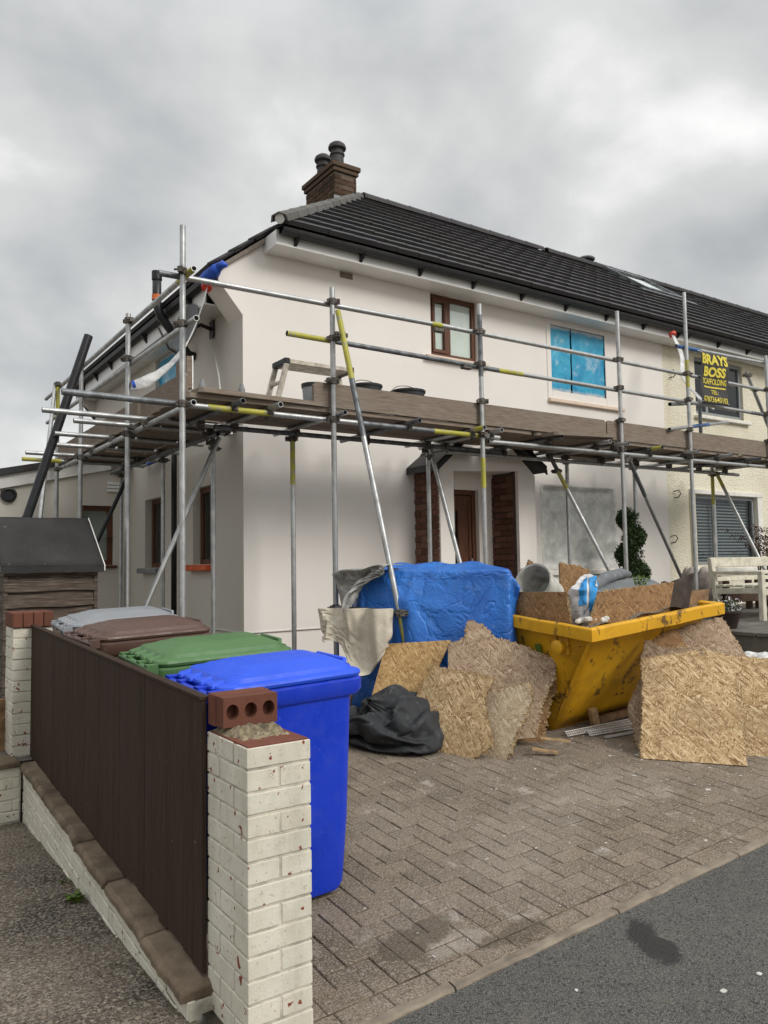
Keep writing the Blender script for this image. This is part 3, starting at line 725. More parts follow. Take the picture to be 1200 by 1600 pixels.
# porch: brick cheeks, rendered front, small pitched roof
porch = part('porch', house)
PF = 7.02; PX0, PX1 = 5.56, 6.98
bst = MB().box(-.107, .107, -.01, .05, -.0325, .0325).mesh('brick'); bst.materials.append(M['brick'])
bhd = MB().box(-.051, .051, -.01, .05, -.0325, .0325).mesh('brick'); bhd.materials.append(M['brick'])
def brick_face(parent, x, y0, y1, z0, z1, face):     # bricks on a plane x=const; face=-1 looks to -X
    row = 0; z = z0
    while z + .065 < z1 + .02:
        y = y0 + (0 if row % 2 else -.1125)
        while y < y1 - .03:
            a, b = max(y, y0), min(y+.215, y1)
            if b-a > .03:
                sc = (b-a)/.214
                o = piece('brick', bst, parent, (x+face*rnd.uniform(0, .003), (a+b)/2, z+.0325), (0, 0, -math.pi/2 if face < 0 else math.pi/2), (sc, 1, 1))
            y += .225
        z += .075; row += 1
MB().box(PX0+.008, PX0+.1, PF+.03, WY, .4, 2.62).build('mortar_bed', M['mortar'], porch)
brick_face(porch, PX0, PF+.025, WY, .75, 2.62, -1)
MB().box(6.79+.008, 6.9, PF+.03, WY, .4, 2.66).build('mortar_bed', M['mortar_dark'], porch)
brick_face(porch, 6.79, PF+.10, WY, .75, 2.60, -1)
m = MB()                                            # rendered front with opening
prof = [(PX0, .4), (5.765, .4), (5.765, 2.615), (6.79, 2.665), (6.79, .4), (PX1+.1, .4), (PX1+.1, 2.62), (6.30, 3.28), (PX0, 2.64)]
m.prism([(q[0], PF, q[1]) for q in prof], (0, .05, 0)); m.build('front_panel', M['render'], porch)
MB().box(5.75, 6.8, PF+.05, WY, 2.67, 2.69).build('ceiling', M['render'], porch)
MB().box(5.66, 5.765, PF+.05, WY, .4, 2.67).build('inner_cheek', M['render'], porch)
MB().box(5.6, 6.9, 6.95, WY, .35, .58).build('step', M['slab'], porch)
m = MB()
for sgn, xe in ((-1, PX0-.12), (1, PX1+.22)):
    t = .05
    m2 = MB(); xr = 6.30; zr = 3.33; ze = 2.60 if sgn < 0 else 2.66
    m2.prism([(xe, PF-.08, ze), (xr, PF-.08, zr), (xr, PF-.08, zr+t), (xe, PF-.08, ze+t)], (0, .6, 0))
    m2.build('roof_slope', M['tile'], porch)
    for k in range(4):                              # slate courses
        f0, f1 = k/4, (k+1)/4+.03
        xa, xb = xe+(xr-xe)*f0, xe+(xr-xe)*min(1, f1); za, zb = ze+(zr-ze)*f0+t, ze+(zr-ze)*min(1, f1)+t
        MB().prism([(xa, PF-.10, za+.004), (xb, PF-.10, zb+.004), (xb, PF-.10, zb+.01), (xa, PF-.10, za+.03)], (0, .62, 0)).build('slate_course', M['tile'], porch)
    MB().prism([(xe-.01*sgn*-1, PF-.10, ze-.03), (xr, PF-.10, zr-.03), (xr, PF-.10, zr+.045), (xe, PF-.10, ze+.045)], (0, .02, 0)).build('verge_board', M['black_matt'], porch)

# ------------------------------------------------------------------ roof
EY, EZ, RY, RZ = 7.05, 5.075, 10.0, 7.27
HX0, HX1 = 3.60, 6.43                     # hip runs from (HX0, EY) to (HX1, RY)
sl = Vector((0, RY-EY, RZ-EZ)); nrm = Vector((0, -(RZ-EZ), RY-EY)).normalized()
NC = 12
def courses(parent, xl, xr):
    for k in range(NC):
        t0, t1 = k/NC, (k+1)/NC+.012
        def pt(x, t, h): return Vector((x, EY, EZ)) + sl*t + nrm*h
        a0 = HX0+(HX1-HX0)*t0 if xl is None else xl; a1 = HX0+(HX1-HX0)*min(t1, 1) if xl is None else xl
        m = MB(); x = xr                                # interlocking tiles, each a touch out of line
        while x > a0+.02:
            xl_ = max(x-.30, a0); w_ = rnd.uniform(-.0015, .002); dt = rnd.uniform(-.0012, .0012)
            ua, ub = (xl_-a0)/(xr-a0), (x-a0)/(xr-a0); xa2, xb2 = a1+(xr-a1)*ua, a1+(xr-a1)*ub
            m.add([pt(xl_+.003, t0-.004+dt, 0), pt(x, t0-.004+dt, 0), pt(xl_+.003, t0-.004+dt, .050+w_), pt(x, t0-.004+dt, .054+w_), pt(xa2+.003, min(t1, 1.0), .009+w_), pt(xb2, min(t1, 1.0), .012+w_)], [(0,1,3,2), (2,3,5,4)])
            x -= .30
        m.build('tile_course', M['tile'], parent)
roof = part('roof', house)
courses(roof, None, XJ+.02)
# left slope (low eaves) seen edge-on, runs from the hip down to X = 2.86
LE = Vector((2.96, 0, 4.60)); sl2x = HX1-2.96; sl2z = RZ-4.60
def hipy(x): return EY+(x-HX0)*(RY-EY)/(HX1-HX0)
for k in range(14):
    t0, t1 = k/14, (k+1)/14+.01
    xa, xb = 2.96+sl2x*t0, 2.96+sl2x*min(1, t1)
    za, zb = 4.60+sl2z*t0, 4.60+sl2z*min(1, t1)
    ya, yb = max(WY-.06, hipy(xa)), max(WY-.06, hipy(xb))
    n2 = Vector((-sl2z, 0, sl2x)).normalized()
    m = MB(); m.hexa([Vector((xa, ya, za)), Vector((xb, yb, zb)), Vector((xb, 13.6, zb)), Vector((xa, 13.6, za)),
                      Vector((xa, ya, za))+n2*.042, Vector((xb, yb, zb))+n2*.014, Vector((xb, 13.6, zb))+n2*.014, Vector((xa, 13.6, za))+n2*.042])
    m.build('tile_course', M['tile'], roof)
m = MB(); m.add([(HX1, RY, RZ-.01), (XJ, RY, RZ-.01), (XJ, 13.2, 5.0), (HX1, 13.2, 5.0), (2.96, 13.6, 4.55), (WX, 13.5, 4.0), (XJ, 13.5, 4.0)], [(0,1,2,3), (0,3,4), (4,3,2,6,5)])
m.build('rear_slope', M['tile'], roof)
# verge strip closing the front of the low left slope
m = MB(); m.prism([(3.0, WY-.05, 4.60), (3.63, WY-.05, 5.09), (3.63, WY-.05, 5.03), (3.0, WY-.05, 4.56)], (0, .06, 0)); m.build('verge_undercloak', M['mortar'], roof)
for k in range(3):
    f0, f1 = k/3, (k+1)/3+.06
    p0 = Vector((2.95+.68*f0, WY-.085, 4.60+.53*f0)); p1 = Vector((2.95+.68*f1, WY-.085, 4.60+.53*f1))
    MB().path([p0+Vector((0,.03,.028)), p1+Vector((0,.03,.015))], .022, 8).build('verge_tile', M['tile'], roof, smooth=True)
# ridge and hip tiles
def capmesh(L, r, name='ridge_tile', n=7):
    m = MB(); vs_ = []
    for x_, rr in ((0, r), (.03, r*1.06), (.05, r), (L, r*.96)):
        for i in range(n): 
            a = math.pi*(-.08+1.16*i/(n-1)); vs_.append((x_, math.cos(a)*rr, math.sin(a)*rr*.8))
        for i in range(n-1, -1, -1):
            a = math.pi*(-.08+1.16*i/(n-1)); vs_.append((x_, math.cos(a)*(rr-.018), math.sin(a)*(rr-.018)*.8))
    q = 2*n
    m.add(vs_, [(j*q+i, j*q+(i+1) % q, (j+1)*q+(i+1) % q, (j+1)*q+i) for j in range(3) for i in range(q)] + [tuple(range(q-1, -1, -1)), tuple(range(3*q, 4*q))])
    return m
hm = capmesh(.44, .098, n=5).mesh('hip_tile'); hm.materials.append(M['hip_tile'])
p0 = Vector((HX0-.06, EY-.04, EZ+.0)); p1 = Vector((HX1, RY, RZ+.0)); d = (p1-p0); Lh = d.length; d.normalize(); nh = 10
rot = d.to_track_quat('X', 'Z').to_euler()
for k in range(nh):
    o = piece('hip_tile', hm, roof, p0+d*(Lh*k/nh)+Vector((0,0,.0)), rot); o.scale = (Lh/nh/.42, 1, 1)
MB().lathe([(.05, 0), (.05, .012)], p0+Vector((0, 0, .012))+d*.012, 14, d).build('hip_end_mortar', M['white'], roof)
rm = capmesh(.45, .115).mesh('ridge_tile'); rm.materials.append(M['tile'])
x = HX1+.05
while x < XJ-.2:
    piece('ridge_tile', rm, roof, (x, RY, RZ-.005)); x += .435
# fascia, soffit, gutter brackets, gutter
def eaves(parent, x0, x1):
    MB().box(x0, x1, 7.195, 7.22, 4.905, 5.06).build('fascia', M['white'], parent)
    MB().box(x0, x1, 7.22, WY, 4.907, 4.92).build('soffit', M['white'], parent)
    m = MB(); xx = x0+.05
    pr = [(7.125, 5.055), (7.125, 5.02), (7.105, 4.995), (7.06, 4.985), (7.02, 5.0), (7.005, 5.03), (7.005, 5.055), (7.012, 5.055), (7.014, 5.03), (7.06, 4.994), (7.105, 5.004), (7.117, 5.055)]
    MB().prism([(x0, a+.06, b) for a, b in pr], (x1-x0, 0, 0)).build('gutter', M['black_matt'], parent, auto=40)
    xx = x0+.18
    while xx < x1:
        MB().prism([(xx, 7.193, 5.02), (xx, 7.193, 4.92), (xx, 7.10, 4.99)], (.035, 0, 0)).build('gutter_bracket', M['black'], parent); xx += .82
eaves(house, 3.62, XJ)
MB().box(3.597, 3.62, 7.195, WY-.004, 4.903, 5.06).build('fascia_end', M['white'], house)
# left eaves: fascia, soffit, gutter
MB().box(3.065, 3.09, WY+.36, 13.6, 4.36, 4.60).build('fascia', M['white'], house)
MB().box(3.09, WX, WY+.36, 13.6, 4.362, 4.375).build('soffit', M['white'], house)
MB().prism([(3.06, WY+.0, 4.575), (3.06, WY, 4.52), (3.02, WY, 4.505), (2.975, WY, 4.52), (2.965, WY, 4.575)], (0, 6.1, 0)).build('gutter', M['black_matt'], house)
y = 8.2
while y < 13.4:
    MB().prism([(3.064, y, 4.53), (3.064, y, 4.41), (2.985, y, 4.505)], (0, .04, 0)).build('gutter_bracket', M['black'], house); y += .8
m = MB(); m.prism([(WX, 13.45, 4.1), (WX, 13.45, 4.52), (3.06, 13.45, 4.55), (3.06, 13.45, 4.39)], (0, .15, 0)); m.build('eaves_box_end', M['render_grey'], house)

# chimney
ch = part('chimney', house)
cx0, cx1, cy0, cy1 = 5.84, 6.22, 9.74, 10.62
MB().box(cx0+.008, cx1-.008, cy0+.008, cy1-.008, 5.6, 7.55).build('mortar_core', M['mortar'], ch)
bk = MB(); z = 5.9; row = 0
while z < 7.40:
    for (p, q, ax, f) in ((cx0, cx1, 'y', cy0), (cy0, cy1, 'x', cx0), (cy0, cy1, 'x', cx1), (cx0, cx1, 'y', cy1)):
        a = p - (.1125 if row % 2 else 0)
        while a < q-.03:
            s0, s1 = max(a, p)+.005, min(a+.215, q)-.003
            if s1-s0 > .03:
                j = rnd.uniform(-.002, .003)
                if ax == 'y': bk.box(s0, s1, f-.004-j, f+.004+j, z, z+.065)
                else: bk.box(f-.004-j, f+.004+j, s0, s1, z, z+.065)
            a += .225
    z += .075; row += 1
tag(bk.build('brickwork', M['chim_brick'], ch), kind='stuff')
MB().box(cx0-.03, cx1+.03, cy0-.03, cy1+.03, 7.425, 7.49).build('oversail_course', M['chim_brick'], ch, bevel=.006)
MB().box(cx0-.055, cx1+.055, cy0-.055, cy1+.055, 7.492, 7.56).build('oversail_course', M['chim_brick'], ch, bevel=.006)
m = MB(); m.hexa([Vector(q) for q in ((cx0-.05,cy0-.05,7.561),(cx1+.05,cy0-.05,7.561),(cx1+.05,cy1+.05,7.561),(cx0-.05,cy1+.05,7.561),(cx0+.08,cy0+.1,7.62),(cx1-.08,cy0+.1,7.62),(cx1-.08,cy1-.1,7.62),(cx0+.08,cy1-.1,7.62))]); m.build('flaunching', M['mortar'], ch)
for yy in (cy0+.23, cy1-.22):
    MB().lathe([(.105, 0), (.10, .16), (.095, .22), (.115, .225), (.115, .25), (.095, .255), (.09, .31), (.10, .315), (.135, .325), (.14, .35), (.125, .39), (.08, .425), (.02, .44)], (6.03, yy, 7.585), 22).build('chimney_pot', M['pot_grey'], ch, auto=35)
m = MB(); m.box(cx0-.02, cx1+.02, cy0-.015, cy0-.005, 6.6, 7.05); m.build('lead_flashing', M['galv_dark'], ch)

# pipes on the side wall
MB().path([(2.88, 8.86, 4.98), (2.88, 8.86, 4.68), (2.89, 8.86, 4.58), (2.93, 8.86, 4.47), (3.20, 8.88, 4.16), (3.26, 8.88, 4.08), (3.34, 8.88, 4.06)], .052, 14).build('soil_pipe', M['black'], house, smooth=True)
MB().tube((2.88, 8.86, 4.90), (2.88, 8.86, 5.0), .060, 14).build('pipe_cowl', M['black'], house, auto=40)
MB().tube((2.88, 8.86, 4.66), (2.88, 8.86, 4.72), .058, 14).build('pipe_tape', M['orange_tape'], house, auto=40)
MB().path([(3.27, 9.38, 3.5), (3.27, 9.38, .6)], .034, 12).build('downpipe', M['black_matt'], house, smooth=True)
m = MB(); m.path([(3.28, 10.7, 2.93), (3.28, 9.5, 2.98)], .02, 10); m.build('waste_pipe', M['grey_frame'], house, smooth=True)
for yy, h_, mt_ in ((10.62, .2, 'black'), (10.2, .26, 'black')): MB().tube((3.28, yy, 2.93), (3.28, yy, 2.95+h_), .035, 12).build('pipe_branch', M[mt_], house, auto=40)
MB().tube((3.28, 10.05, 2.955), (3.28, 10.4, 2.945), .03, 12).build('pipe_tape', M['blue_tape'], house, auto=40)
MB().path([(3.30, 10.9, 3.2), (3.3, 10.4, 3.17), (3.3, 9.9, 3.26), (3.3, 9.4, 3.30)], .012, 8).build('cable', M['black'], house, smooth=True)
MB().box(4.55, 4.72, WY-.006, WY+.01, 4.83, 4.90).build('bare_patch', M['mortar'], house)

# ------------------------------------------------------------------ neighbouring house
nb = thing('neighbour_house', (XJ, WY, .5), 'cream roughcast neighbouring house with grey windows adjoining the rendered house', 'house')
V1 = (11.26, 12.62, 3.90, 4.84); V2 = (11.10, 12.86, 1.45, 2.58)
m = MB(); wall_y(m, XJ, 20, .2, 4.915, [V1, V2], WY+.012, .12)
m.build('wall', M['roughcast'], nb)
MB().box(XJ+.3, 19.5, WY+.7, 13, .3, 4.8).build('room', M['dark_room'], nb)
window_y(nb, V1, WY+.05, M['grey_frame'], M['glass_dark'], [11.62], None, M['white_sill'], (11.2, 12.75, WY-.06, WY+.09, 3.82, 3.865))['label'] = 'upstairs grey window half hidden by the banner'
v2 = window_y(nb, V2, WY+.05, M['grey_frame'], M['glass_dark'], [11.72], None, M['white_sill'], (11.0, 12.95, WY-.07, WY+.09, 1.34, 1.40))
z = V2[2]+.07
while z < V2[3]-.06:
    MB().hexa([Vector(q) for q in ((V2[0]+.06, WY+.16, z), (V2[1]-.06, WY+.16, z), (V2[1]-.06, WY+.17, z+.026), (V2[0]+.06, WY+.17, z+.026), (V2[0]+.06, WY+.155, z+.003), (V2[1]-.06, WY+.155, z+.003), (V2[1]-.06, WY+.165, z+.029), (V2[0]+.06, WY+.165, z+.029))]).build('blind_slat', M['grey_frame'], v2); z += .052
v2['label'] = 'downstairs grey window with slatted blind'
MB().box(10.98, 13.0, WY-.03, WY+.02, 2.585, 2.66).build('lintel', M['white_sill'], nb, bevel=.006)
MB().box(10.98, 11.095, WY-.02, WY+.02, 1.40, 2.585).build('window_surround', M['roughcast'], nb)
MB().box(12.865, 13.0, WY-.02, WY+.02, 1.40, 2.585).build('window_surround', M['white_sill'], nb)
nroof = part('roof', nb); courses(nroof, XJ+.02, 20)
x = XJ+.1
while x < 19.5: piece('ridge_tile', rm, nroof, (x, RY, RZ-.005)); x += .435
MB().add([(XJ, RY, RZ-.01), (20, RY, RZ-.01), (20, 13.2, 5.0), (XJ, 13.2, 5.0), (20, 13.5, .2), (XJ, 13.5, .2)], [(0,1,2,3), (3,2,4,5)]).build('rear_slope', M['tile'], nroof)
eaves(nb, XJ, 20)
def onroof(x, t, h=0): return Vector((x, EY, EZ))+sl*t+nrm*h
m = MB()                                   # roof window
def rb(m, x0, x1, t0, t1, h0, h1): m.hexa([onroof(x0,t0,h0), onroof(x1,t0,h0), onroof(x1,t1,h0), onroof(x0,t1,h0), onroof(x0,t0,h1), onroof(x1,t0,h1), onroof(x1,t1,h1), onroof(x0,t1,h1)])
sk = part('roof_window', nb)
for q in ((11.95, 13.1, .62, .65), (11.95, 13.1, .93, .96), (11.95, 12.01, .65, .93), (13.04, 13.1, .65, .93)): rb(m, q[0], q[1], q[2], q[3], 0, .09)
m.build('frame', M['galv_dark'], sk); m = MB(); rb(m, 12.01, 13.04, .65, .93, .05, .06); m.build('pane', M['glass'], sk)
m = MB(); rb(m, 12.01, 13.04, .65, .93, .0, .045); m.build('blind', M['blind'], sk)
m = MB(); rb(m, 11.7, 13.35, .585, .618, .045, .06); m.build('flashing', M['galv_dark'], sk)
MB().lathe([(.06, 0), (.06, .12), (.16, .125), (.17, .15), (.14, .18), (.03, .2)], (11.72, 10.06, 7.26), 18).build('vent_cowl', M['galv_dark'], nb, auto=35)
# scattered wire hooks left on the cream wall
for (x, z) in ((10.62, 4.45), (10.62, 2.55), (10.5, 1.85), (13.3, 2.35)):
    MB().path([(x-.07, WY-.01, z+.05), (x, WY-.05, z+.07), (x+.06, WY-.05, z+.02), (x+.02, WY-.03, z-.04), (x-.05, WY-.01, z-.05)], .008, 6).build('wire_hook', M['dish_arm'], nb, smooth=True)

# ------------------------------------------------------------------ rear single-storey wing on the left
ext = thing('rear_extension', (2.4, 11.42, .3), 'low grey rendered rear wing with sloping dark roof left of the house', 'extension')
EW = (2.62, 3.10, 1.60, 2.44)
m = MB(); wall_y(m, -1.0, WX, .2, 2.0, [(EW[0], EW[1], EW[2], 2.0)], 11.42, .1)
wall_y(m, EW[1], WX, 2.0, 2.9, [], 11.42, .1)
m.add([(-1, 11.42, 2.0), (EW[0], 11.42, 2.0), (EW[0], 11.42, EW[3]), (-1, 11.42, 2.05)], [(0,1,2,3)])
m.add([(EW[0], 11.42, EW[3]), (EW[1], 11.42, EW[3]), (EW[1], 11.42, 2.9), (EW[0], 11.42, 2.9)], [(0,1,2,3)])
m.add([(-1, 11.42, 2.05), (EW[0], 11.42, EW[3]), (EW[0], 11.42, 2.9)], [(0,1,2)])
m.add([(EW[0], 11.42, 2.9), (WX, 11.42, 2.9), (WX, 11.42, 3.06)], [(0,1,2)])
m.add([(EW[0], 11.42, 2.0), (EW[0], 11.52, 2.0), (EW[0], 11.52, EW[3]), (EW[0], 11.42, EW[3]), (EW[1], 11.42, EW[3]), (EW[1], 11.52, EW[3]), (EW[1], 11.42, 2.0), (EW[1], 11.52, 2.0)], [(0,1,2,3), (3,2,5,4), (6,4,5,7)])
m.build('wall', M['render_grey'], ext)
wx_ = window_y(ext, EW, 11.47, M['brown_frame'], M['glass_dark'], [], None, M['brown_frame'], (2.58, 3.14, 11.36, 11.5, 1.55, 1.595), rail=.07)
MB().box(EW[0], EW[1], 11.6, 11.605, EW[2], EW[3]).build('blind', M['blind'], wx_)
def xs_(x): return 2.05+(x+1)*(3.06-2.05)/(WX+1)
MB().prism([(-1, 11.36, xs_(-1)-.03), (WX, 11.36, 3.03), (WX, 11.36, 3.20), (-1, 11.36, xs_(-1)+.14)], (0, .05, 0)).build('bargeboard', M['white_wood'], ext)
MB().prism([(-1, 11.30, xs_(-1)+.145), (2.9, 11.30, xs_(2.9)+.145), (2.9, 11.30, xs_(2.9)+.22), (-1, 11.30, xs_(-1)+.26)], (0, 3, 0)).build('roof', M['tile'], ext)
MB().lathe([(.10, 0), (.10, .05), (.075, .055), (.07, .02)], (1.72, 11.42, 2.55), 20, (0, -1, 0)).build('round_vent', M['black'], ext, auto=40)
m = MB()
for k in range(3): m.box(3.0, 3.2, 11.385, 11.42, 2.64+k*.05, 2.68+k*.05)
m.build('louvre_vent', M['white'], ext, bevel=.006)
MB().lathe([(.12, 0), (.12, .08), (.10, .10), (.04, .12)], (3.16, 11.42, 3.0), 18, (0, -1, 0)).build('extractor_hood', M['mortar'], ext, auto=40)
# ------------------------------------------------------------------ scaffolding
sc = thing('scaffold', (2.16, 6.0, .3), 'tubular steel scaffold with weathered timber platform wrapped round the rendered house', 'scaffold')
TR = .0242
cpl_m = MB(); cpl_m.lathe([(.028, -.03), (.036, -.028), (.036, .028), (.028, .03)], (0,0,0), 12)
cpl_m.box(.02, .07, -.02, .02, -.022, .022).tube((.055, -.05, 0), (.055, .05, 0), .009, 6).box(-.05, -.03, -.03, .03, -.018, .018)
cpl = cpl_m.mesh('coupler'); cpl.materials.append(M['coupler'])
def coupler(p, d=(0,0,1)):
    q = Vector(d).to_track_quat('Z', 'Y').to_euler()
    q.rotate_axis('Z', rnd.uniform(0, 6.28)); piece('coupler', cpl, sc, p, q)
def tube(name, p0, p1, mat='galv', bands=()):
    o = MB().pipe(p0, p1, TR).build(name, M[mat], sc, auto=40)
    p0 = Vector(p0); p1 = Vector(p1)
    for (a, b, bm) in bands:                       # painted or taped lengths of the tube
        MB().tube(p0+(p1-p0)*a, p0+(p1-p0)*b, TR+.0012, 14, cap=False).build('paint_band', M[bm], o, smooth=True)
    return o
OUT = [(2.16, 4.31, 'galv'), (3.556, 4.06, 'galv'), (5.322, 4.22, 'galv'), (7.50, 4.515, 'galv'), (8.84, 4.99, 'galv'), (10.70, 4.42, 'galv')]
for i, (x, zt, mt_) in enumerate(OUT):
    b = ((.80, .97, 'galv_dark'), (.50, .58, 'yellow_tube')) if i == 2 else (((.72, .80, 'yellow_tube'),) if i == 4 else ())
    tube('standard', (x, 6.0, zg(x, 6.0)-.01), (x, 6.0, zt), mt_, b)
    for zc in (2.85, 3.93) + ((3.59,) if i else (3.5,)): coupler((x, 6.0, zc))
    if i not in (0,): coupler((x, 6.0, 3.2))
for (y, zt) in ((7.5, 4.0), (9.35, 3.95), (10.6, 3.97)):
    tube('standard', (2.16, y, .24), (2.16, y, zt), 'galv', ((.86, .99, 'yellow_tube'),) if y > 10 else ())
    for zc in (2.83, 3.56, 3.93): coupler((2.16, y, zc))
for (x, y) in ((3.0, 7.45), (3.0, 8.98), (3.0, 10.7), (3.585, 6.85), (5.27, 6.85), (7.48, 6.85), (8.80, 6.85), (10.6, 6.85)):
    g = .25 if x < 3.3 else (zg(x, y) if x < 7.5 else .8)
    bb = ((.78, .98, 'yellow_tube'),) if x == 3.585 else (((0.74, .98, 'yellow_tube'),) if x > 10 else ())
    tube('standard', (x, y, g-.01), (x, y, 2.90), 'galv', bb); coupler((x, y, 2.80))
# ledgers
tube('ledger', (1.26, 6.055, 2.86), (5.6, 6.055, 2.85), 'galv', ((0, .2, 'galv_dark'), (.26, .39, 'yellow_tube'), (.60, .80, 'galv_dark'), (.80, .95, 'yellow_tube')))
tube('ledger', (5.45, 6.055, 2.80), (11.2, 6.055, 2.83), 'galv', ((.93, 1, 'yellow_tube'),))
tube('ledger', (2.215, 5.9, 2.85), (2.215, 10.95, 2.85), 'galv')
tube('ledger', (2.95, 7.2, 2.85), (2.95, 11.0, 2.86), 'galv_dark')
tube('ledger', (2.75, 6.80, 2.84), (6.3, 6.80, 2.84), 'galv_dark')
tube('ledger', (5.5, 6.80, 2.79), (11.2, 6.80, 2.82), 'galv')
# transoms across the front lift
for i, x in enumerate((2.62, 2.95, 3.60, 4.42, 5.22, 5.48, 6.35, 7.12, 7.42, 8.06, 8.78, 9.5, 10.2, 10.85)):
    tube('transom', (x, 5.86+rnd.uniform(-.02, .02), 2.898), (x+rnd.uniform(-.03, .03), 7.25+rnd.uniform(-.05, .05), 2.898), 'galv' if i % 3 else 'galv_dark', ((0, .1, 'yellow_tube'),) if i in (4, 9) else ())
    coupler((x, 6.055, 2.87), (1, 0, 0)); coupler((x, 6.8, 2.86), (1, 0, 0))
# transoms across the left lift, their tails sticking out
for i, (y, x0) in enumerate(((7.04, 1.31), (7.42, 1.65), (8.22, 1.65), (8.96, 1.75), (9.73, 1.64), (10.32, 1.70))):
    tube('transom', (x0, y, 2.90), (3.2, y+.02, 2.90), 'galv', ((0, .3, 'yellow_tube'),) if i == 5 else ())
    coupler((2.215, y, 2.88), (0, 1, 0)); coupler((2.95, y, 2.88), (0, 1, 0))
# guard rails
tube('guard_rail', (1.98, 6.05, 3.90), (4.86, 6.05, 3.93), 'galv', ((0, .06, 'galv_dark'), (.955, 1, 'yellow_tube')))
tube('guard_rail', (4.80, 6.05, 3.93), (10.9, 6.05, 3.93), 'galv')
tube('guard_rail', (3.12, 6.05, 3.585), (5.25, 6.05, 3.575), 'galv_dark', ((0, .22, 'yellow_tube'),))
tube('guard_rail', (5.15, 6.05, 3.57), (10.9, 6.05, 3.575), 'galv', ((0, .08, 'galv_dark'), (.08, .14, 'yellow_tube'), (.9, 1, 'galv_dark')))
tube('guard_rail', (8.70, 6.05, 4.28), (10.95, 6.05, 4.33), 'galv', ((0, .22, 'blue_tube'),))
tube('guard_rail', (2.20, 5.85, 3.915), (2.20, 11.55, 3.92), 'galv', ((0, .06, 'yellow_tube'),))
tube('guard_rail', (2.20, 5.8, 3.50), (2.20, 11.45, 3.57), 'galv')
for x in (4.82, 5.18): MB().box(x-.06, x+.06, 6.03, 6.09, 3.86 if x < 5 else 3.53, 3.90 if x < 5 else 3.565).build('sleeve_coupler', M['coupler'], sc, bevel=.006)
# return rails at the neighbour's end
tube('guard_rail', (8.45, 6.0, 3.49), (10.9, 6.9, 3.93), 'galv_dark')
tube('guard_rail', (8.42, 6.0, 3.17), (10.9, 6.75, 3.60), 'galv', ((.34, .62, 'blue_tube'),))
tube('standard', (9.62, 6.36, 2.9), (9.62, 6.36, 3.62), 'galv_dark'); 
# braces
tube('brace', (3.572, 5.93, 3.83), (3.79, 5.12, .42), 'galv', ((0, .19, 'yellow_tube'), (.19, .345, 'galv_dark'), (.80, .93, 'yellow_tube')))
coupler((3.59, 5.9, 3.6)); coupler((3.70, 5.22, 1.15))
tube('brace_tie', (3.53, 5.96, 1.17), (3.72, 5.16, 1.15), 'galv_dark'); coupler((3.556, 6.0, 1.17))
tube('brace', (3.045, 7.4, 2.85), (1.97, 7.37, .45)); coupler((3.0, 7.43, 2.74))
tube('brace', (5.25, 6.78, 2.80), (5.36, 6.08, .55)); coupler((5.26, 6.8, 2.72))
tube('brace', (7.10, 6.78, 2.86), (7.66, 5.95, .70), 'galv', ((0, .1, 'galv_dark'), (.1, .2, 'yellow_tube'))); coupler((7.2, 6.75, 2.66))
tube('brace', (7.62, 6.02, 2.78), (9.95, 6.88, 1.05), 'galv', ((0, .25, 'galv_dark'),)); coupler((7.6, 6.03, 2.74))
tube('brace', (10.62, 6.8, 2.83), (10.42, 5.75, .85), 'galv', ((0, .12, 'yellow_tube'),)); coupler((10.62, 6.8, 2.8))
tube('brace', (10.36, 6.1, 4.16), (11.2, 6.12, 3.0), 'galv'); coupler((10.40, 6.1, 4.12)); coupler((10.55, 6.08, 3.93))
tube('brace', (2.88, 10.0, 2.7), (2.1, 10.0, .95), 'galv', ((0, .55, 'black'),))
tube('brace', (2.14, 10.66, 3.95), (1.55, 8.9, 1.0), 'galv')
# platform boards
def bmesh_board(L):
    m = MB(); w_, t = .219, .038; c = .03
    m.prism([(0, -w_/2+c, 0), (0, w_/2-c, 0), (c, w_/2, 0), (L-c, w_/2, 0), (L, w_/2-c, 0), (L, -w_/2+c, 0), (L-c, -w_/2, 0), (c, -w_/2, 0)], (0, 0, t))
    me = m.mesh('scaffold_board'); me.materials.append(M['board']); return me
bl = {L: bmesh_board(L) for L in (1.2, 2.4, 3.9)}
def board(L, p, ang=0, tilt_=0, roll_=0): return piece('scaffold_board', bl[L], sc, p, (roll_, tilt_, ang))
for k in range(4):
    y = 6.17+k*.228
    for (x0, L) in ((2.24, 3.9), (6.16, 3.9), (10.08, 1.2)):
        j = rnd.uniform(-.04, .04)
        board(L, (x0+j, y+rnd.uniform(-.004, .004), 2.926), rnd.uniform(-.003, .003))
    if k < 3: board(2.4, (5.1+rnd.uniform(-.3, .6), y+.01, 2.966), rnd.uniform(-.01, .01))
for k in range(4):
    x = 2.34+k*.228
    for (y0, L) in ((7.02, 2.4), (9.45, 1.2)):
        board(L, (x, y0+rnd.uniform(-.06, .06), 2.926), math.pi/2+rnd.uniform(-.01, .01))
board(1.2, (2.30, 6.10, 2.967), R(2)); board(2.4, (2.36, 6.20, 2.967), R(78))
board(1.2, (6.2, 5.93, 2.90), R(8), R(-4)); board(2.4, (6.3, 6.6, 2.885), R(-2)); board(1.2, (7.3, 6.95, 2.885), R(3))
# toe boards on edge
for (x0, L) in ((3.38, 3.9), (7.30, 3.9)):
    board(L, (x0, 6.055+.024, 3.078), 0, 0, R(90)).name = 'toe_board'
for (y0, L, zz) in ((6.3, 1.2, 3.08), (7.6, 2.4, 3.08), (10.0, 1.2, 3.08)):
    board(L, (2.28, y0, zz), math.pi/2, 0, R(90)).name = 'toe_board'
board(1.2, (2.32, 7.55, 3.02), R(12)).name = 'spare_board'

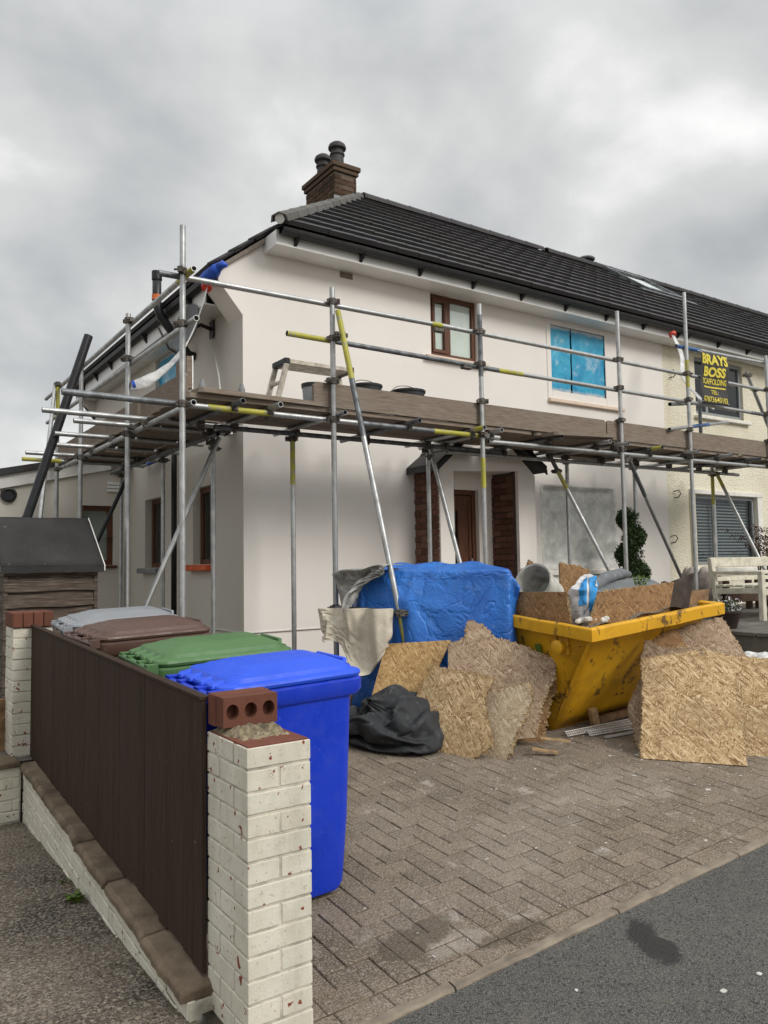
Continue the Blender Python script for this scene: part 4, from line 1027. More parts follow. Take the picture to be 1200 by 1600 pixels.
# ------------------------------------------------------------------ boundary: pillars, low wall, fence
def pillar(base, w_, d_, z0, ztop, label, prefix_shift=0):
    x0, y0 = base; t = thing('brick_pillar', (x0+w_/2, y0+d_/2, z0), label, 'pillar')
    MB().box(x0+.0035, x0+w_-.0035, y0+.0035, y0+d_-.0035, z0, ztop-.012).build('painted_joints', M['paint_mortar'], t)
    z = ztop-.069; row = 0
    def brick(a, b, c, d, zz):
        j = [rnd.uniform(-.0012, .0012) for _ in range(4)]
        o = MB().box(a+j[0], b+j[1], c+j[2], d+j[3], zz, zz+.0655).build('brick', M['paint_brick'], t, bevel=.003, seg=2)
    while z > z0-.07:
        # one stretcher wide, one and a half deep
        if row % 2 == 0:
            brick(x0, x0+w_, y0, y0+.108, z); brick(x0, x0+w_/2-.004, y0+.117, y0+d_, z); brick(x0+w_/2+.004, x0+w_, y0+.117, y0+d_, z)
        else:
            h = w_*.5
            brick(x0, x0+h-.004, y0, y0+d_-.117, z); brick(x0+h+.004, x0+w_, y0, y0+d_-.117, z); brick(x0, x0+w_, y0+d_-.108, y0+d_, z)
        z -= .0745; row += 1
    return t
pl_near = pillar((1.09, 2.42), .236, .345, -.15, .955, 'cream painted brick gate pillar beside the blue bin, flaking to red at the top')
# bare brick top, crumbling mortar and a cored brick on edge
MB().box(1.095, 1.32, 2.425, 2.755, .948, .9565).build('bare_brick_top', M['red_brick'], pl_near)
def lump(u, v):
    x = 1.10+.215*u; y = 2.50+.25*v; e = min(1, 6*min(u, 1-u, v, 1-v)+.15)
    return (x, y, .950+e*((.034 if v > .42 else .008+.012*v)+.008*mnoise.noise((x*22, y*22, 0))+.012*mnoise.noise((x*70, y*70, 2))))
MB().grid(lump, 26, 26).build('mortar_bed', M['moss'], pl_near)
m = MB()                                           # cored brick: three round holes through the front face
bx0, bx1, by0, by1, bz0, bz1 = 1.093, 1.302, 2.625, 2.69, .984, 1.088
def cored(m):
    n = 16; cxs = [bx0+(bx1-bx0)*(k+.5)/3 for k in range(3)]; zc = (bz0+bz1)/2; r = .024
    SQ = [(1, 0), (1, .5), (1, 1), (.5, 1), (0, 1), (-.5, 1), (-1, 1), (-1, .5), (-1, 0), (-1, -.5), (-1, -1), (-.5, -1), (0, -1), (.5, -1), (1, -1), (1, -.5)]
    for k in range(3):
        a, b = bx0+(bx1-bx0)*k/3, bx0+(bx1-bx0)*(k+1)/3
        ring = [(cxs[k]+math.cos(2*math.pi*i/n)*r, zc+math.sin(2*math.pi*i/n)*r*1.15) for i in range(n)]
        outer = [(cxs[k]+sx_*(b-a)/2, zc+sz_*(bz1-bz0)/2) for sx_, sz_ in SQ]
        vs_ = [(p[0], by0, p[1]) for p in ring]+[(p[0], by0, p[1]) for p in outer]+[(p[0], by0+.045, p[1]) for p in ring]
        m.add(vs_, [(i, n+i, n+(i+1) % n, (i+1) % n) for i in range(n)]+[(i, (i+1) % n, 2*n+(i+1) % n, 2*n+i) for i in range(n)]+[tuple(2*n+i for i in range(n))])
    m.add([(bx0,by0,bz0),(bx1,by0,bz0),(bx1,by1,bz0),(bx0,by1,bz0),(bx0,by0,bz1),(bx1,by0,bz1),(bx1,by1,bz1),(bx0,by1,bz1)], [(3,2,1,0),(4,5,6,7),(1,2,6,5),(2,3,7,6),(3,0,4,7)])
cored(m); m.build('cored_brick', M['red_brick'], pl_near)
m = MB(); m.box(bx0-.003, bx1+.003, 2.695, 2.762, .978, 1.092); m.build('cap_brick', M['red_brick'], pl_near, bevel=.004)
pl_far = pillar((.95, 6.02), .26, .30, .1, 1.145, 'slim cream painted brick pillar with red brick cap at the far end of the fence')
for k in range(4):
    MB().box(.945+k*.0675, .945+(k+1)*.0675-.004, 6.0, 6.325, 1.146, 1.25).build('cap_brick', M['red_brick'], pl_far, bevel=.004)

def lowwall(name, label, p0, p1, thick, ztop0, ztop1, zb0, zb1, cope, side):
    p0 = Vector(p0); p1 = Vector(p1); d = (p1-p0); L = d.length; d.normalize(); nrm_ = Vector((-d.y, d.x, 0))*side   # outward
    t = thing(name, (p0.x, p0.y, zb0), label, 'wall')
    def P(s, o, z): q = p0+d*s+nrm_*o; return Vector((q.x, q.y, z))
    def zt(s): return ztop0+(ztop1-ztop0)*s/L
    m = MB(); m.hexa([P(0, -.004, zb0-.2), P(L, -.004, zb1-.2), P(L, -thick, zb1-.2), P(0, -thick, zb0-.2), P(0, -.004, zt(0)-.004), P(L, -.004, zt(L)-.004), P(L, -thick, zt(L)-.004), P(0, -thick, zt(0)-.004)])
    m.build('painted_joints', M['paint_mortar'], t)
    row = 0
    while row < 7:
        s = -.11 if row % 2 else 0
        while s < L:
            a, b = max(0, s)+.004, min(L, s+.225)-.004
            if b-a > .03:
                za, zb = zt(a)-.073*row, zt(b)-.073*row; j = rnd.uniform(-.002, .004)
                lowz = zb0+(zb1-zb0)*(a/L)-.04
                if za > lowz:
                    MB().hexa([P(a, j, za-.066), P(b, j, zb-.066), P(b, -.03, zb-.066), P(a, -.03, za-.066), P(a, j, za), P(b, j, zb), P(b, -.03, zb), P(a, -.03, za)]).build('brick', M['paint_brick'], t, bevel=.005)
            s += .225
        row += 1
    s = 0
    for Ls in cope:
        a, b = s+.006, min(s+Ls, L)-.006; s += Ls; n = 24; dzz = rnd.uniform(-.006, .006); dov = rnd.uniform(-.008, .01)
        if b-a < .05: break
        vs_ = []; ov = .028
        for k in range(n+1):
            q = a+(b-a)*k/n; z = zt(q)+dzz; e = .008 if k in (0, n) else 0
            w1_ = dov+.010*mnoise.noise((q*6, 1, row))+.006*mnoise.noise((q*25, 2, row))
            vs_ += [P(q, ov+w1_, z+.002), P(q, ov+w1_-.002, z+.032-e), P(q, ov-.02+w1_, z+.045-e+.007*mnoise.noise((q*12, 3, 0))), P(q, -thick*.6, z+.047-e+.005*mnoise.noise((q*9, 5, 0))), P(q, -thick+.0, z+.045-e), P(q, -thick, z+.002)]
        m = MB(); m.add(vs_, [(k*6+i, k*6+(i+1) % 6, (k+1)*6+(i+1) % 6, (k+1)*6+i) for k in range(n) for i in range(6)]+[tuple(range(5, -1, -1)), tuple(range(n*6, n*6+6))])
        m.build('coping_stone', M['coping'], t, bevel=.004)
    return t
lowwall('low_wall', 'low cream painted brick wall with sandstone coping under the brown fence', (1.0, 2.72, 0), (1.0, 5.86, 0), .16, .045, .205, -.03, -.14, [.47, .55, .52, .60, .46, .54, .5], 1)
lowwall('low_wall', 'low cream painted brick wall with coping running left from the slim pillar', (-1.2, 5.88, 0), (.99, 5.88, 0), .22, .20, .22, -.15, -.15, [.6, .5, .55, .6], -1)
MB().box(-3, .95, 6.3, 6.34, .25, .62).build('path_edge_board', M['timber_old'])
tag(bpy.data.objects['path_edge_board'], 'brown timber edging board behind the slim painted pillar', 'edging')

fence = thing('fence', (1.075, 2.76, .14), 'dark brown close boarded fence panel between the two painted pillars', 'fence')
nb_ = 34; y0, y1 = 2.765, 6.01
for k in range(nb_):
    a = y0+(y1-y0)*k/nb_; b = y0+(y1-y0)*(k+1)/nb_-.0009; f0 = (a-y0)/(y1-y0); f1 = (b-y0)/(y1-y0)
    dz_ = rnd.uniform(-.012, .012); za, zb = .115+.135*f0+dz_, .115+.135*f1+dz_; ta, tb = 1.062+.085*f0, 1.062+.085*f1; j = rnd.uniform(-.0010, .0010)
    MB().hexa([Vector(q) for q in ((1.068+j, a, za), (1.086+j, a, za), (1.086+j, b, zb), (1.068+j, b, zb), (1.068+j, a, ta), (1.086+j, a, ta), (1.086+j, b, tb), (1.068+j, b, tb))]).build('fence_board', M['fence'], fence, bevel=.0006)
MB().hexa([Vector(q) for q in ((1.062, y0, 1.064), (1.10, y0, 1.064), (1.10, y1, 1.149), (1.062, y1, 1.149), (1.062, y0, 1.078), (1.10, y0, 1.078), (1.10, y1, 1.163), (1.062, y1, 1.163))]).build('top_rail', M['fence'], fence, bevel=.002)
MB().hexa([Vector(q) for q in ((1.088, y0, .8), (1.125, y0, .8), (1.125, y1, .88), (1.088, y1, .88), (1.088, y0, .88), (1.125, y0, .88), (1.125, y1, .96), (1.088, y1, .96))]).build('back_rail', M['fence'], fence)

# ------------------------------------------------------------------ wheelie bins
def rrect(cx_, cy_, hx, hy, r, z, n=5):
    pts = []
    for (sx_, sy_, a0) in ((1, 1, 0), (-1, 1, 90), (-1, -1, 180), (1, -1, 270)):
        for k in range(n+1):
            a = R(a0+90*k/n); pts.append((cx_+sx_*(hx-r)+math.cos(a)*r, cy_+sy_*(hy-r)+math.sin(a)*r, z))
    return pts
def loft(secs, cap0=True, cap1=True):
    m = MB(); n = len(secs[0]); vs_ = [p for s in secs for p in s]
    fs_ = [(j*n+i, j*n+(i+1) % n, (j+1)*n+(i+1) % n, (j+1)*n+i) for j in range(len(secs)-1) for i in range(n)]
    if cap0: fs_.append(tuple(range(n-1, -1, -1)))
    if cap1: fs_.append(tuple(range((len(secs)-1)*n, len(secs)*n)))
    return m.add(vs_, fs_)
def bin_(label, loc, rz, body, lid, W=.56, D=.70, H=.985, tl=0):
    t = thing('wheelie_bin', loc, label, 'bin', rot=(math.atan(SY)*.6, -math.atan(SX)*.6, rz))
    hx, hy = D/2, W/2
    b = loft([rrect(0.01, 0, hx*.70, hy*.74, .05, .03), rrect(.012, 0, hx*.74, hy*.78, .055, .06), rrect(.012, 0, hx*.80, hy*.83, .06, .35), rrect(0, 0, hx*.87, hy*.90, .06, .86), rrect(0, 0, hx*.88, hy*.91, .06, .90),
              rrect(0, 0, hx*.96, hy*.96, .06, .905), rrect(0, 0, hx, hy, .06, .925), rrect(0, 0, hx, hy, .06, H-.012), rrect(0, 0, hx-.012, hy-.012, .05, H)])
    b.build('body', body, t, local=True, auto=35)
    rib = MB()                                     # moulded ribs under the rim
    for yy in (-hy*.6, 0, hy*.6): rib.hexa([Vector(q) for q in ((hx*.86, yy-.006, .80), (hx*.88, yy-.006, .80), (hx*.88, yy+.006, .80), (hx*.86, yy+.006, .80), (hx*.87, yy-.006, .905), (hx*.955, yy-.006, .905), (hx*.955, yy+.006, .905), (hx*.87, yy+.006, .905))])
    rib.build('rib', body, t, local=True)
    q = H+.004
    l = loft([rrect(.0, 0, hx*.99, hy*1.0, .07, q), rrect(.0, 0, hx*1.0, hy*1.015, .07, q+.012), rrect(-.0, 0, hx*.99, hy*1.0, .07, q+.022), rrect(0, 0, hx*.95, hy*.955, .07, q+.026), rrect(.0, 0, hx*.90, hy*.90, .07, q+.030),
              rrect(.0, 0, hx*.86, hy*.86, .07, q+.048), rrect(.02, 0, hx*.82, hy*.82, .06, q+.050), rrect(.03, 0, hx*.62, hy*.52, .05, q+.076), rrect(.03, 0, hx*.58, hy*.48, .05, q+.079), rrect(.03, 0, hx*.30, hy*.24, .04, q+.081)])
    lo = l.build('lid', lid, t, local=True, smooth=False, auto=16)
    if tl: lo.rotation_euler = (0, tl, 0)
    g = MB(); g.box(hx*.86, hx*1.08, -.10, .10, q+.002, q+.02); g.path([(hx*.93, -.13, q+.02), (hx*.95, -.12, q+.05), (hx*.95, .12, q+.05), (hx*.93, .13, q+.02)], .011, 8)
    g.build('grip', lid, lo, local=True, bevel=.006)
    for yy in (-hy*.62, -hy*.22, hy*.22, hy*.62):    # moulded channels at the hinge end of the lid
        g = MB(); g.hexa([Vector(p) for p in ((-hx*1.04, yy-.022, q+.006), (-hx*.5, yy-.03, q+.05), (-hx*.5, yy+.03, q+.05), (-hx*1.04, yy+.022, q+.006), (-hx*1.04, yy-.016, q+.03), (-hx*.55, yy-.02, q+.066), (-hx*.55, yy+.02, q+.066), (-hx*1.04, yy+.016, q+.03))])
        g.build('hinge_ridge', lid, lo, local=True, bevel=.006)
    h = MB(); h.tube((-hx*1.09, -hy*.95, q-.01), (-hx*1.09, hy*.95, q-.01), .016, 12)
    for yy in (-hy*.85, -hy*.35, hy*.35, hy*.85): h.box(-hx*1.12, -hx*.97, yy-.025, yy+.025, q-.035, q+.012)
    h.build('handle', body, t, local=True, auto=40)
    for yy in (-hy*.70, hy*.70):
        wh = MB(); wh.lathe([(.02, -.03), (.08, -.028), (.1, -.018), (.1, .018), (.08, .028), (.02, .03)], (-hx*.72, yy, .10), 20, (0, 1, 0)); wh.build('wheel', M['black'], t, local=True, auto=40)
    ax_ = MB(); ax_.tube((-hx*.72, -hy*.7, .10), (-hx*.72, hy*.7, .10), .012, 10); ax_.build('axle', M['galv_dark'], t, local=True)
    return t
bin_('bright blue wheelie bin standing nearest beside the near pillar', (1.615, 3.325, zg(1.615, 3.325)), R(2), M['bin_blue'], M['bin_blue_lid'], .54, .70)
bin_('green lidded wheelie bin between the blue and the brown bins', (1.60, 3.98, zg(1.6, 3.98)), R(-2), M['bin_green'], M['bin_green'], .55, .72, .99)
bin_('brown wheelie bin behind the green bin', (1.53, 4.93, zg(1.53, 4.93)), R(3), M['bin_brown'], M['bin_brown'], .56, .70, .985)
bin_('pale grey lidded wheelie bin farthest back beside the brown bin', (1.55, 5.50, zg(1.55, 5.5)), R(-3), M['bin_grey'], M['bin_grey'], .54, .70, .985)

# ------------------------------------------------------------------ garden shed
sh = thing('shed', (1.4, 7.5, .3), 'small weathered timber shed with black felt roof behind the slim pillar', 'shed')
sx0, sx1, sy0, sy1, ez, rz_ = 1.04, 1.765, 7.03, 8.05, 1.60, 1.975
MB().box(sx0+.02, sx1-.02, sy0+.03, sy1, .2, ez).build('carcass', M['shed'], sh)
MB().prism([(sx0+.02, sy0+.03, ez), (sx0+.02, sy1, ez), (sx0+.02, (sy0+sy1)/2, rz_-.02)], (sx1-sx0-.04, 0, 0)).build('gable', M['shed'], sh)
z = .35
while z < ez-.02:
    hgt = .15
    def lap(face):
        m = MB(); n = 14; vs_ = []
        for k in range(n+1):
            if face == 'f': x = sx0+(sx1-sx0)*k/n; w_ = .012*mnoise.noise((x*3, z*5, 0)); vs_ += [(x, sy0+.03, z+hgt), (x, sy0+.022, z+hgt), (x, sy0-.020+w_, z-.004+w_), (x, sy0+.02, z-.004+w_)]
            else: y = sy0+.01+(sy1-sy0-.01)*k/n; w_ = .006*mnoise.noise((y*3, z*5, 9)); vs_ += [(sx0+.02, y, z+hgt), (sx0+.012, y, z+hgt), (sx0-.012+w_, y, z-.004+w_), (sx0+.012, y, z-.004+w_)]
        m.add(vs_, [(k*4+i, k*4+(i+1) % 4, k*4+4+(i+1) % 4, k*4+4+i) for k in range(n) for i in range(4)]+[(0,1,2,3), tuple(n*4+i for i in (3,2,1,0))]); return m
    lap('f').build('lap_board', M['shed'], sh); lap('s').build('lap_board', M['shed'], sh); z += .128
z = ez
while z < rz_-.05:
    f = (z-ez)/(rz_-ez); MB().prism([(sx0-.01, sy0+.5*f+.02, z), (sx0-.01, sy1-.5*f-.02, z), (sx0+.01, sy1-.5*f-.1, z+.10), (sx0+.01, sy0+.5*f+.1, z+.10)], (.012, 0, 0)).build('lap_board', M['shed'], sh); z += .098
ym = (sy0+sy1)/2
for (ya, sg) in ((sy0-.06, 1), (sy1+.06, -1)):
    def rf(u, v): 
        x = sx0-.045+(sx1-sx0+.09)*u; return (x, ya+(ym-ya)*v, ez-.035+(rz_-ez+.06)*v+.006*mnoise.noise((x*4, v*4, sg)))
    m = MB(); m.grid(rf, 12, 8); o = m.build('roof_felt', M['felt'], sh, smooth=True); md = o.modifiers.new('solid', 'SOLIDIFY'); md.thickness = .02; md.offset = 1
MB().grid(lambda u, v: (sx0-.045+(sx1-sx0+.09)*u, sy0-.072+.004*mnoise.noise((u*9, v, 1)), ez-.075+.05*v-.012*abs(mnoise.noise((u*7, 0, 4)))*(1-v)), 24, 3).build('felt_drip', M['felt'], sh)
for x in (sx0-.055, sx1+.047):
    for (ya, yb) in ((sy0-.07, ym), (sy1+.07, ym)):
        MB().prism([(x, ya, ez-.065), (x, yb, rz_+.0), (x, yb, rz_+.045), (x, ya, ez-.02)], (.009, 0, 0)).build('bargeboard', M['white_wood'], sh)
for x in (sx0-.008, sx1-.022): MB().box(x, x+.03, sy0-.012, sy0+.02, .25, ez).build('corner_batten', M['shed'], sh)
# ------------------------------------------------------------------ cloth: sheets and the sack settle under gravity before they are used
def settle(jobs, colliders, frames):
    # jobs: list of (key, verts, faces, pinned indices, settings); returns the settled vertices of each
    tmp = []; outv = {}
    for (v_, f_, th, fr) in colliders:
        me = bpy.data.meshes.new('collider'); me.from_pydata([tuple(p) for p in v_], [], f_); me.update()
        o = bpy.data.objects.new('collider', me); col.objects.link(o); tmp.append(o)
        o.modifiers.new('collision', 'COLLISION'); o.collision.thickness_outer = th; o.collision.cloth_friction = fr
    cl = []
    for (key, v_, f_, pins, st) in jobs:
        me = bpy.data.meshes.new(key); me.from_pydata([tuple(p) for p in v_], [], f_); me.update()
        o = bpy.data.objects.new(key, me); col.objects.link(o); tmp.append(o); cl.append((key, o))
        md = o.modifiers.new('cloth', 'CLOTH'); s = md.settings
        s.quality = st.get('quality', 6); s.mass = st.get('mass', .2); k = st.get('stiff', 20)
        s.tension_stiffness = k; s.compression_stiffness = k; s.shear_stiffness = k*.4; s.bending_stiffness = st.get('bend', .1); s.air_damping = 1.5
        s.shrink_min = st.get('shrink', -.04)
        c = md.collision_settings; c.distance_min = .010; c.collision_quality = 3; c.use_self_collision = True; c.self_distance_min = .008
        if pins:
            g = o.vertex_groups.new(name='pin'); g.add(pins, 1.0, 'REPLACE'); s.vertex_group_mass = 'pin'
        md.point_cache.frame_start = 1; md.point_cache.frame_end = 250
    for f in range(1, frames+1): scene.frame_set(f)
    dg = bpy.context.evaluated_depsgraph_get()
    for key, o in cl: outv[key] = [tuple(v.co) for v in o.evaluated_get(dg).data.vertices]
    for o in tmp: bpy.data.objects.remove(o, do_unlink=True)
    scene.frame_set(1); return outv
def quads(nu, nv, closed=False):
    w_ = nu if closed else nu+1
    return [(j*w_+i, j*w_+(i+1) % w_, (j+1)*w_+(i+1) % w_, (j+1)*w_+i) for j in range(nv) for i in range(nu)]
def gridv(fn, nu, nv): return [fn(i/nu, j/nv) for j in range(nv+1) for i in range(nu+1)]
def ball(c, r, n=10):
    m = MB(); m.grid(lambda u, v: (c[0]+r*math.cos(2*math.pi*u)*math.sin(math.pi*v), c[1]+r*math.sin(2*math.pi*u)*math.sin(math.pi*v), c[2]-r*math.cos(math.pi*v)), n, n//2); return m
def settled(name, vs_, fs_, mat, parent=None, th=.0015):
    o = MB().add(vs_, fs_).build(name, mat, parent, smooth=True)
    md = o.modifiers.new('subdiv', 'SUBSURF'); md.levels = 1; md.render_levels = 2
    md = o.modifiers.new('solid', 'SOLIDIFY'); md.thickness = th; return o
HA, HB, HBd, HAd = Vector((3.68, 5.74, 0)), Vector((4.22, 4.52, 0)), Vector((.10, .09, 0)), Vector((.55, .38, 0))
hd = (HB-HA).normalized(); hn = Vector((hd.y, -hd.x, 0))                  # along the heap, and out of it towards the drive
if hn.x > 0: hn = -hn
FL = MB().grid(lambda u, v: (u*12-2, v*12, zg(u*12-2, v*12)), 6, 6)
HP = MB().hexa([Vector((p.x, p.y, z)) for z, ps in ((.3, (HA, HB, HB+HBd, HA+HAd)), (1.47, (HA, HB, HB+HBd, HA+HAd))) for p in ps])
cols = [(FL.v, FL.f, .008, 15), (HP.v, HP.f, .014, 30)]
for (u, z, r) in ((.2, .75, .16), (.55, .6, .2), (.8, 1.0, .14), (.35, 1.2, .15), (.05, .55, .2)):
    p = HA.lerp(HB, u); b = ball((p.x+.02, p.y, z), r); cols.append((b.v, b.f, .014, 30))
for (dx_, dy_, z, r) in ((-.05, .10, .40, .17), (.05, -.08, .38, .15), (.02, .0, .38, .18), (.14, .14, .34, .11), (-.12, -.14, .33, .10)):
    b = ball((3.40+dx_, 4.84+dy_, z), r); cols.append((b.v, b.f, .012, 20))
def tf(u, v):
    p = HA+hd*(-.30+1.74*u)-hn*.40+hn*(1.58*v); return (p.x, p.y, 1.55+.03*math.sin(u*9)*math.sin(v*7)+.012*math.sin(u*31+v*9))
TU, TV = 46, 48
def sackv(u, v):
    th = 2*math.pi*u; ph = math.pi*(v-.5)*.999; sq = lambda k, e: math.copysign(abs(k)**e, k)
    x = math.cos(ph)**.6*sq(math.cos(th), .7)*.34; y = math.cos(ph)**.6*sq(math.sin(th), .7)*.42; z = math.sin(ph)*.36
    k = 1+.16*mnoise.noise((x*6, y*6, z*6)); x *= k; y *= k; z *= k
    return (3.40+x*.86+y*.42, 4.84-y*.88+x*.42, .70+z)
SU, SV = 48, 32
sv = [sackv(i/SU, j/SV) for j in range(SV+1) for i in range(SU)]
DP0, DP1 = Vector((3.33, 5.92, 1.18)), Vector((3.60, 5.22, 1.19))
def df(u, v):
    p = DP0.lerp(DP1, u); h = .34+.24*math.exp(-((u-.66)/.22)**2); k = .055*math.sin(u*17)*(1-.3*v)
    return (p.x-.9*k-.02*v, p.y-.44*k, p.z-.05*math.sin(u*6.28)**2*0-h*v)
DU, DV = 36, 26
def gf(u, v):
    s = -.20+.56*u; wv = .03*math.sin(u*13)+.02*math.sin(u*23+1)
    if v <= .25: p = HA+hd*s+hn*(-.10+.36*v/.25); z = 1.535-.06*(1-u)**2+.012*math.sin(u*9)
    else: t = (v-.25)/.75; p = HA+hd*s+hn*(.26+wv*t+.03*t); z = 1.53-.06*(1-u)**2+.012*math.sin(u*9)-t*(.44-.30*max(0, u-.55)/.45-.05*math.sin(u*8))
    return (p.x, p.y, z)
GU, GV = 30, 34
S_ = settle([('tarp', gridv(tf, TU, TV), quads(TU, TV), [i for i in range(10, 34)], dict(bend=.03, shrink=-.07, stiff=25, mass=.2)),
             ('sack', sv, quads(SU, SV, True), None, dict(bend=.03, shrink=-.12, stiff=15, mass=.3)),
             ('dust', gridv(df, DU, DV), quads(DU, DV), list(range(DU+1)), dict(bend=.05, shrink=-.03, mass=.3))], cols, 48)
S_.update(settle([('grey', gridv(gf, GU, GV), quads(GU, GV), [j*(GU+1)+i for j in range(0, 8) for i in range(GU+1)], dict(bend=.15, shrink=-.05, mass=.35))], [(FL.v, FL.f, .01, 10)], 26))
# ------------------------------------------------------------------ yellow skip
def zs(x, y): return 1.07 + .075*(x-4.235) + .075*(y-3.70)       # tilted rim plane
skip = thing('skip', (5.0, 4.75, .28), 'battered yellow steel builders skip filled with boards, bucket and rubble', 'skip')
ax0, ax1, ay0, ay1 = 4.235, 5.82, 3.70, 5.82
def SP(x, y, dz): return Vector((x, y, zs(x, y)+dz))
ix0, ix1, iy0, iy1 = ax0+.05, ax1-.05, ay0+.06, ay1-.06
bx0_, bx1_, by0_, by1_ = 4.47, 5.62, 4.30, 5.25; BH = -.86
top = [SP(ix0, iy0, 0), SP(ix1, iy0, 0), SP(ix1, iy1, 0), SP(ix0, iy1, 0)]
bot = [SP(bx0_, by0_, BH), SP(bx1_, by0_, BH), SP(bx1_, by1_, BH), SP(bx0_, by1_, BH)]
def plate(a, b, c, d, n=8, amp=.006, seed=0):
    nn = (b-a).cross(d-a).normalized()
    def f(u, v):
        p = a.lerp(b, u).lerp(d.lerp(c, u), v); e = min(1, 8*min(u, 1-u, v, 1-v)); return p+nn*amp*e*mnoise.noise((u*3+seed, v*3, seed))
    return MB().grid(f, n, n)
names = ('end_plate', 'side_plate', 'end_plate', 'side_plate')
for k in range(4):
    a, b = bot[k], bot[(k+1) % 4]; c, d = top[(k+1) % 4], top[k]
    plate(a, b, c, d, 10, .012, k*5).build(names[k], M['skip'], skip, smooth=True).modifiers.new('solid', 'SOLIDIFY').thickness = .006
MB().add(bot, [(0,3,2,1)]).build('floor_plate', M['skip'], skip)
# folded rim, mitred at the corners
def rim(i):
    co = [(ax0, ay0), (ax1, ay0), (ax1, ay1), (ax0, ay1)]; ci = [(ix0+.012, iy0+.012), (ix1-.012, iy0+.012), (ix1-.012, iy1-.012), (ix0+.012, iy1-.012)]
    o0, o1, i0, i1 = co[i], co[(i+1) % 4], ci[i], ci[(i+1) % 4]; m = MB(); n = 16; vs_ = []
    for k in range(n+1):
        u = k/n; ox, oy = o0[0]+(o1[0]-o0[0])*u, o0[1]+(o1[1]-o0[1])*u; qx, qy = i0[0]+(i1[0]-i0[0])*u, i0[1]+(i1[1]-i0[1])*u
        w_ = .008*mnoise.noise((ox*3, oy*3, 1)) if 0 < k < n else 0
        vs_ += [SP(qx, qy, -.085), SP(ox, oy, -.085+w_), SP(ox, oy, .0+w_), SP((ox*.75+qx*.25), (oy*.75+qy*.25), .012+w_), SP(qx, qy, .0)]
    m.add(vs_, [(k*5+j, k*5+5+j, k*5+5+(j+1) % 5, k*5+(j+1) % 5) for k in range(n) for j in range(5)]+[(0,1,2,3,4), tuple(n*5+j for j in (4,3,2,1,0))]); return m
for i in range(4): rim(i).build('rim', M['skip'], skip, bevel=.005, seg=2)
# corner seam, lifting lugs, bottom runner
m = MB(); m.bar(top[0]+Vector((-.004, -.004, -.09)), bot[0]+Vector((-.004, -.004, .05)), .016, .016); m.build('corner_seam', M['skip'], skip)
for yy in (4.02, 5.4):
    f = .14; lx = ix0+(bx0_-ix0)*f; c = Vector((lx-.01, yy, zs(lx, yy)-.17))
    lug = part('lifting_lug', skip)
    MB().box(c.x-.012, c.x+.02, yy-.045, yy+.045, c.z-.06, c.z+.09).build('backing_plate', M['skip'], lug, bevel=.006)
    MB().lathe([(.032, 0), (.032, .05), (.05, .055), (.052, .075), (.035, .085), (.012, .088)], c+Vector((-.005, 0, 0)), 18, (-1, 0, 0)).build('pin', M['skip'], lug, auto=35)
    MB().box(c.x-.03, c.x-.0, yy+.05, yy+.068, c.z-.05, c.z+.1).build('gusset', M['skip'], lug, bevel=.004)
MB().box(bx0_+.01, bx1_-.01, by0_+.03, by1_, .20, .30).build('runner', M['skip'], skip, bevel=.01)
MB().grid(lambda u, v: SP(ix0+.04+(ix1-ix0-.08)*u, iy0+.05+(iy1-iy0-.1)*v, -.04+.05*mnoise.noise((u*5, v*6, 0))+.05*math.sin(math.pi*u)), 30, 34).build('rubble_fill', M['grit'], skip)
m = MB(); m.box(4.27, 4.275, 4.24, 4.30, zs(4.27, 4.27)-.22, zs(4.27, 4.27)-.14)
MB().prism([(ix0+.0355, 4.26, zs(4.3, 4.27)-.25), (ix0+.0355, 4.31, zs(4.3, 4.27)-.25), (ix0+.0215, 4.31, zs(4.3, 4.27)-.19), (ix0+.0215, 4.26, zs(4.3, 4.27)-.185)], (-.012, 0, 0)).build('green_mark', M['leaf_green'], skip)

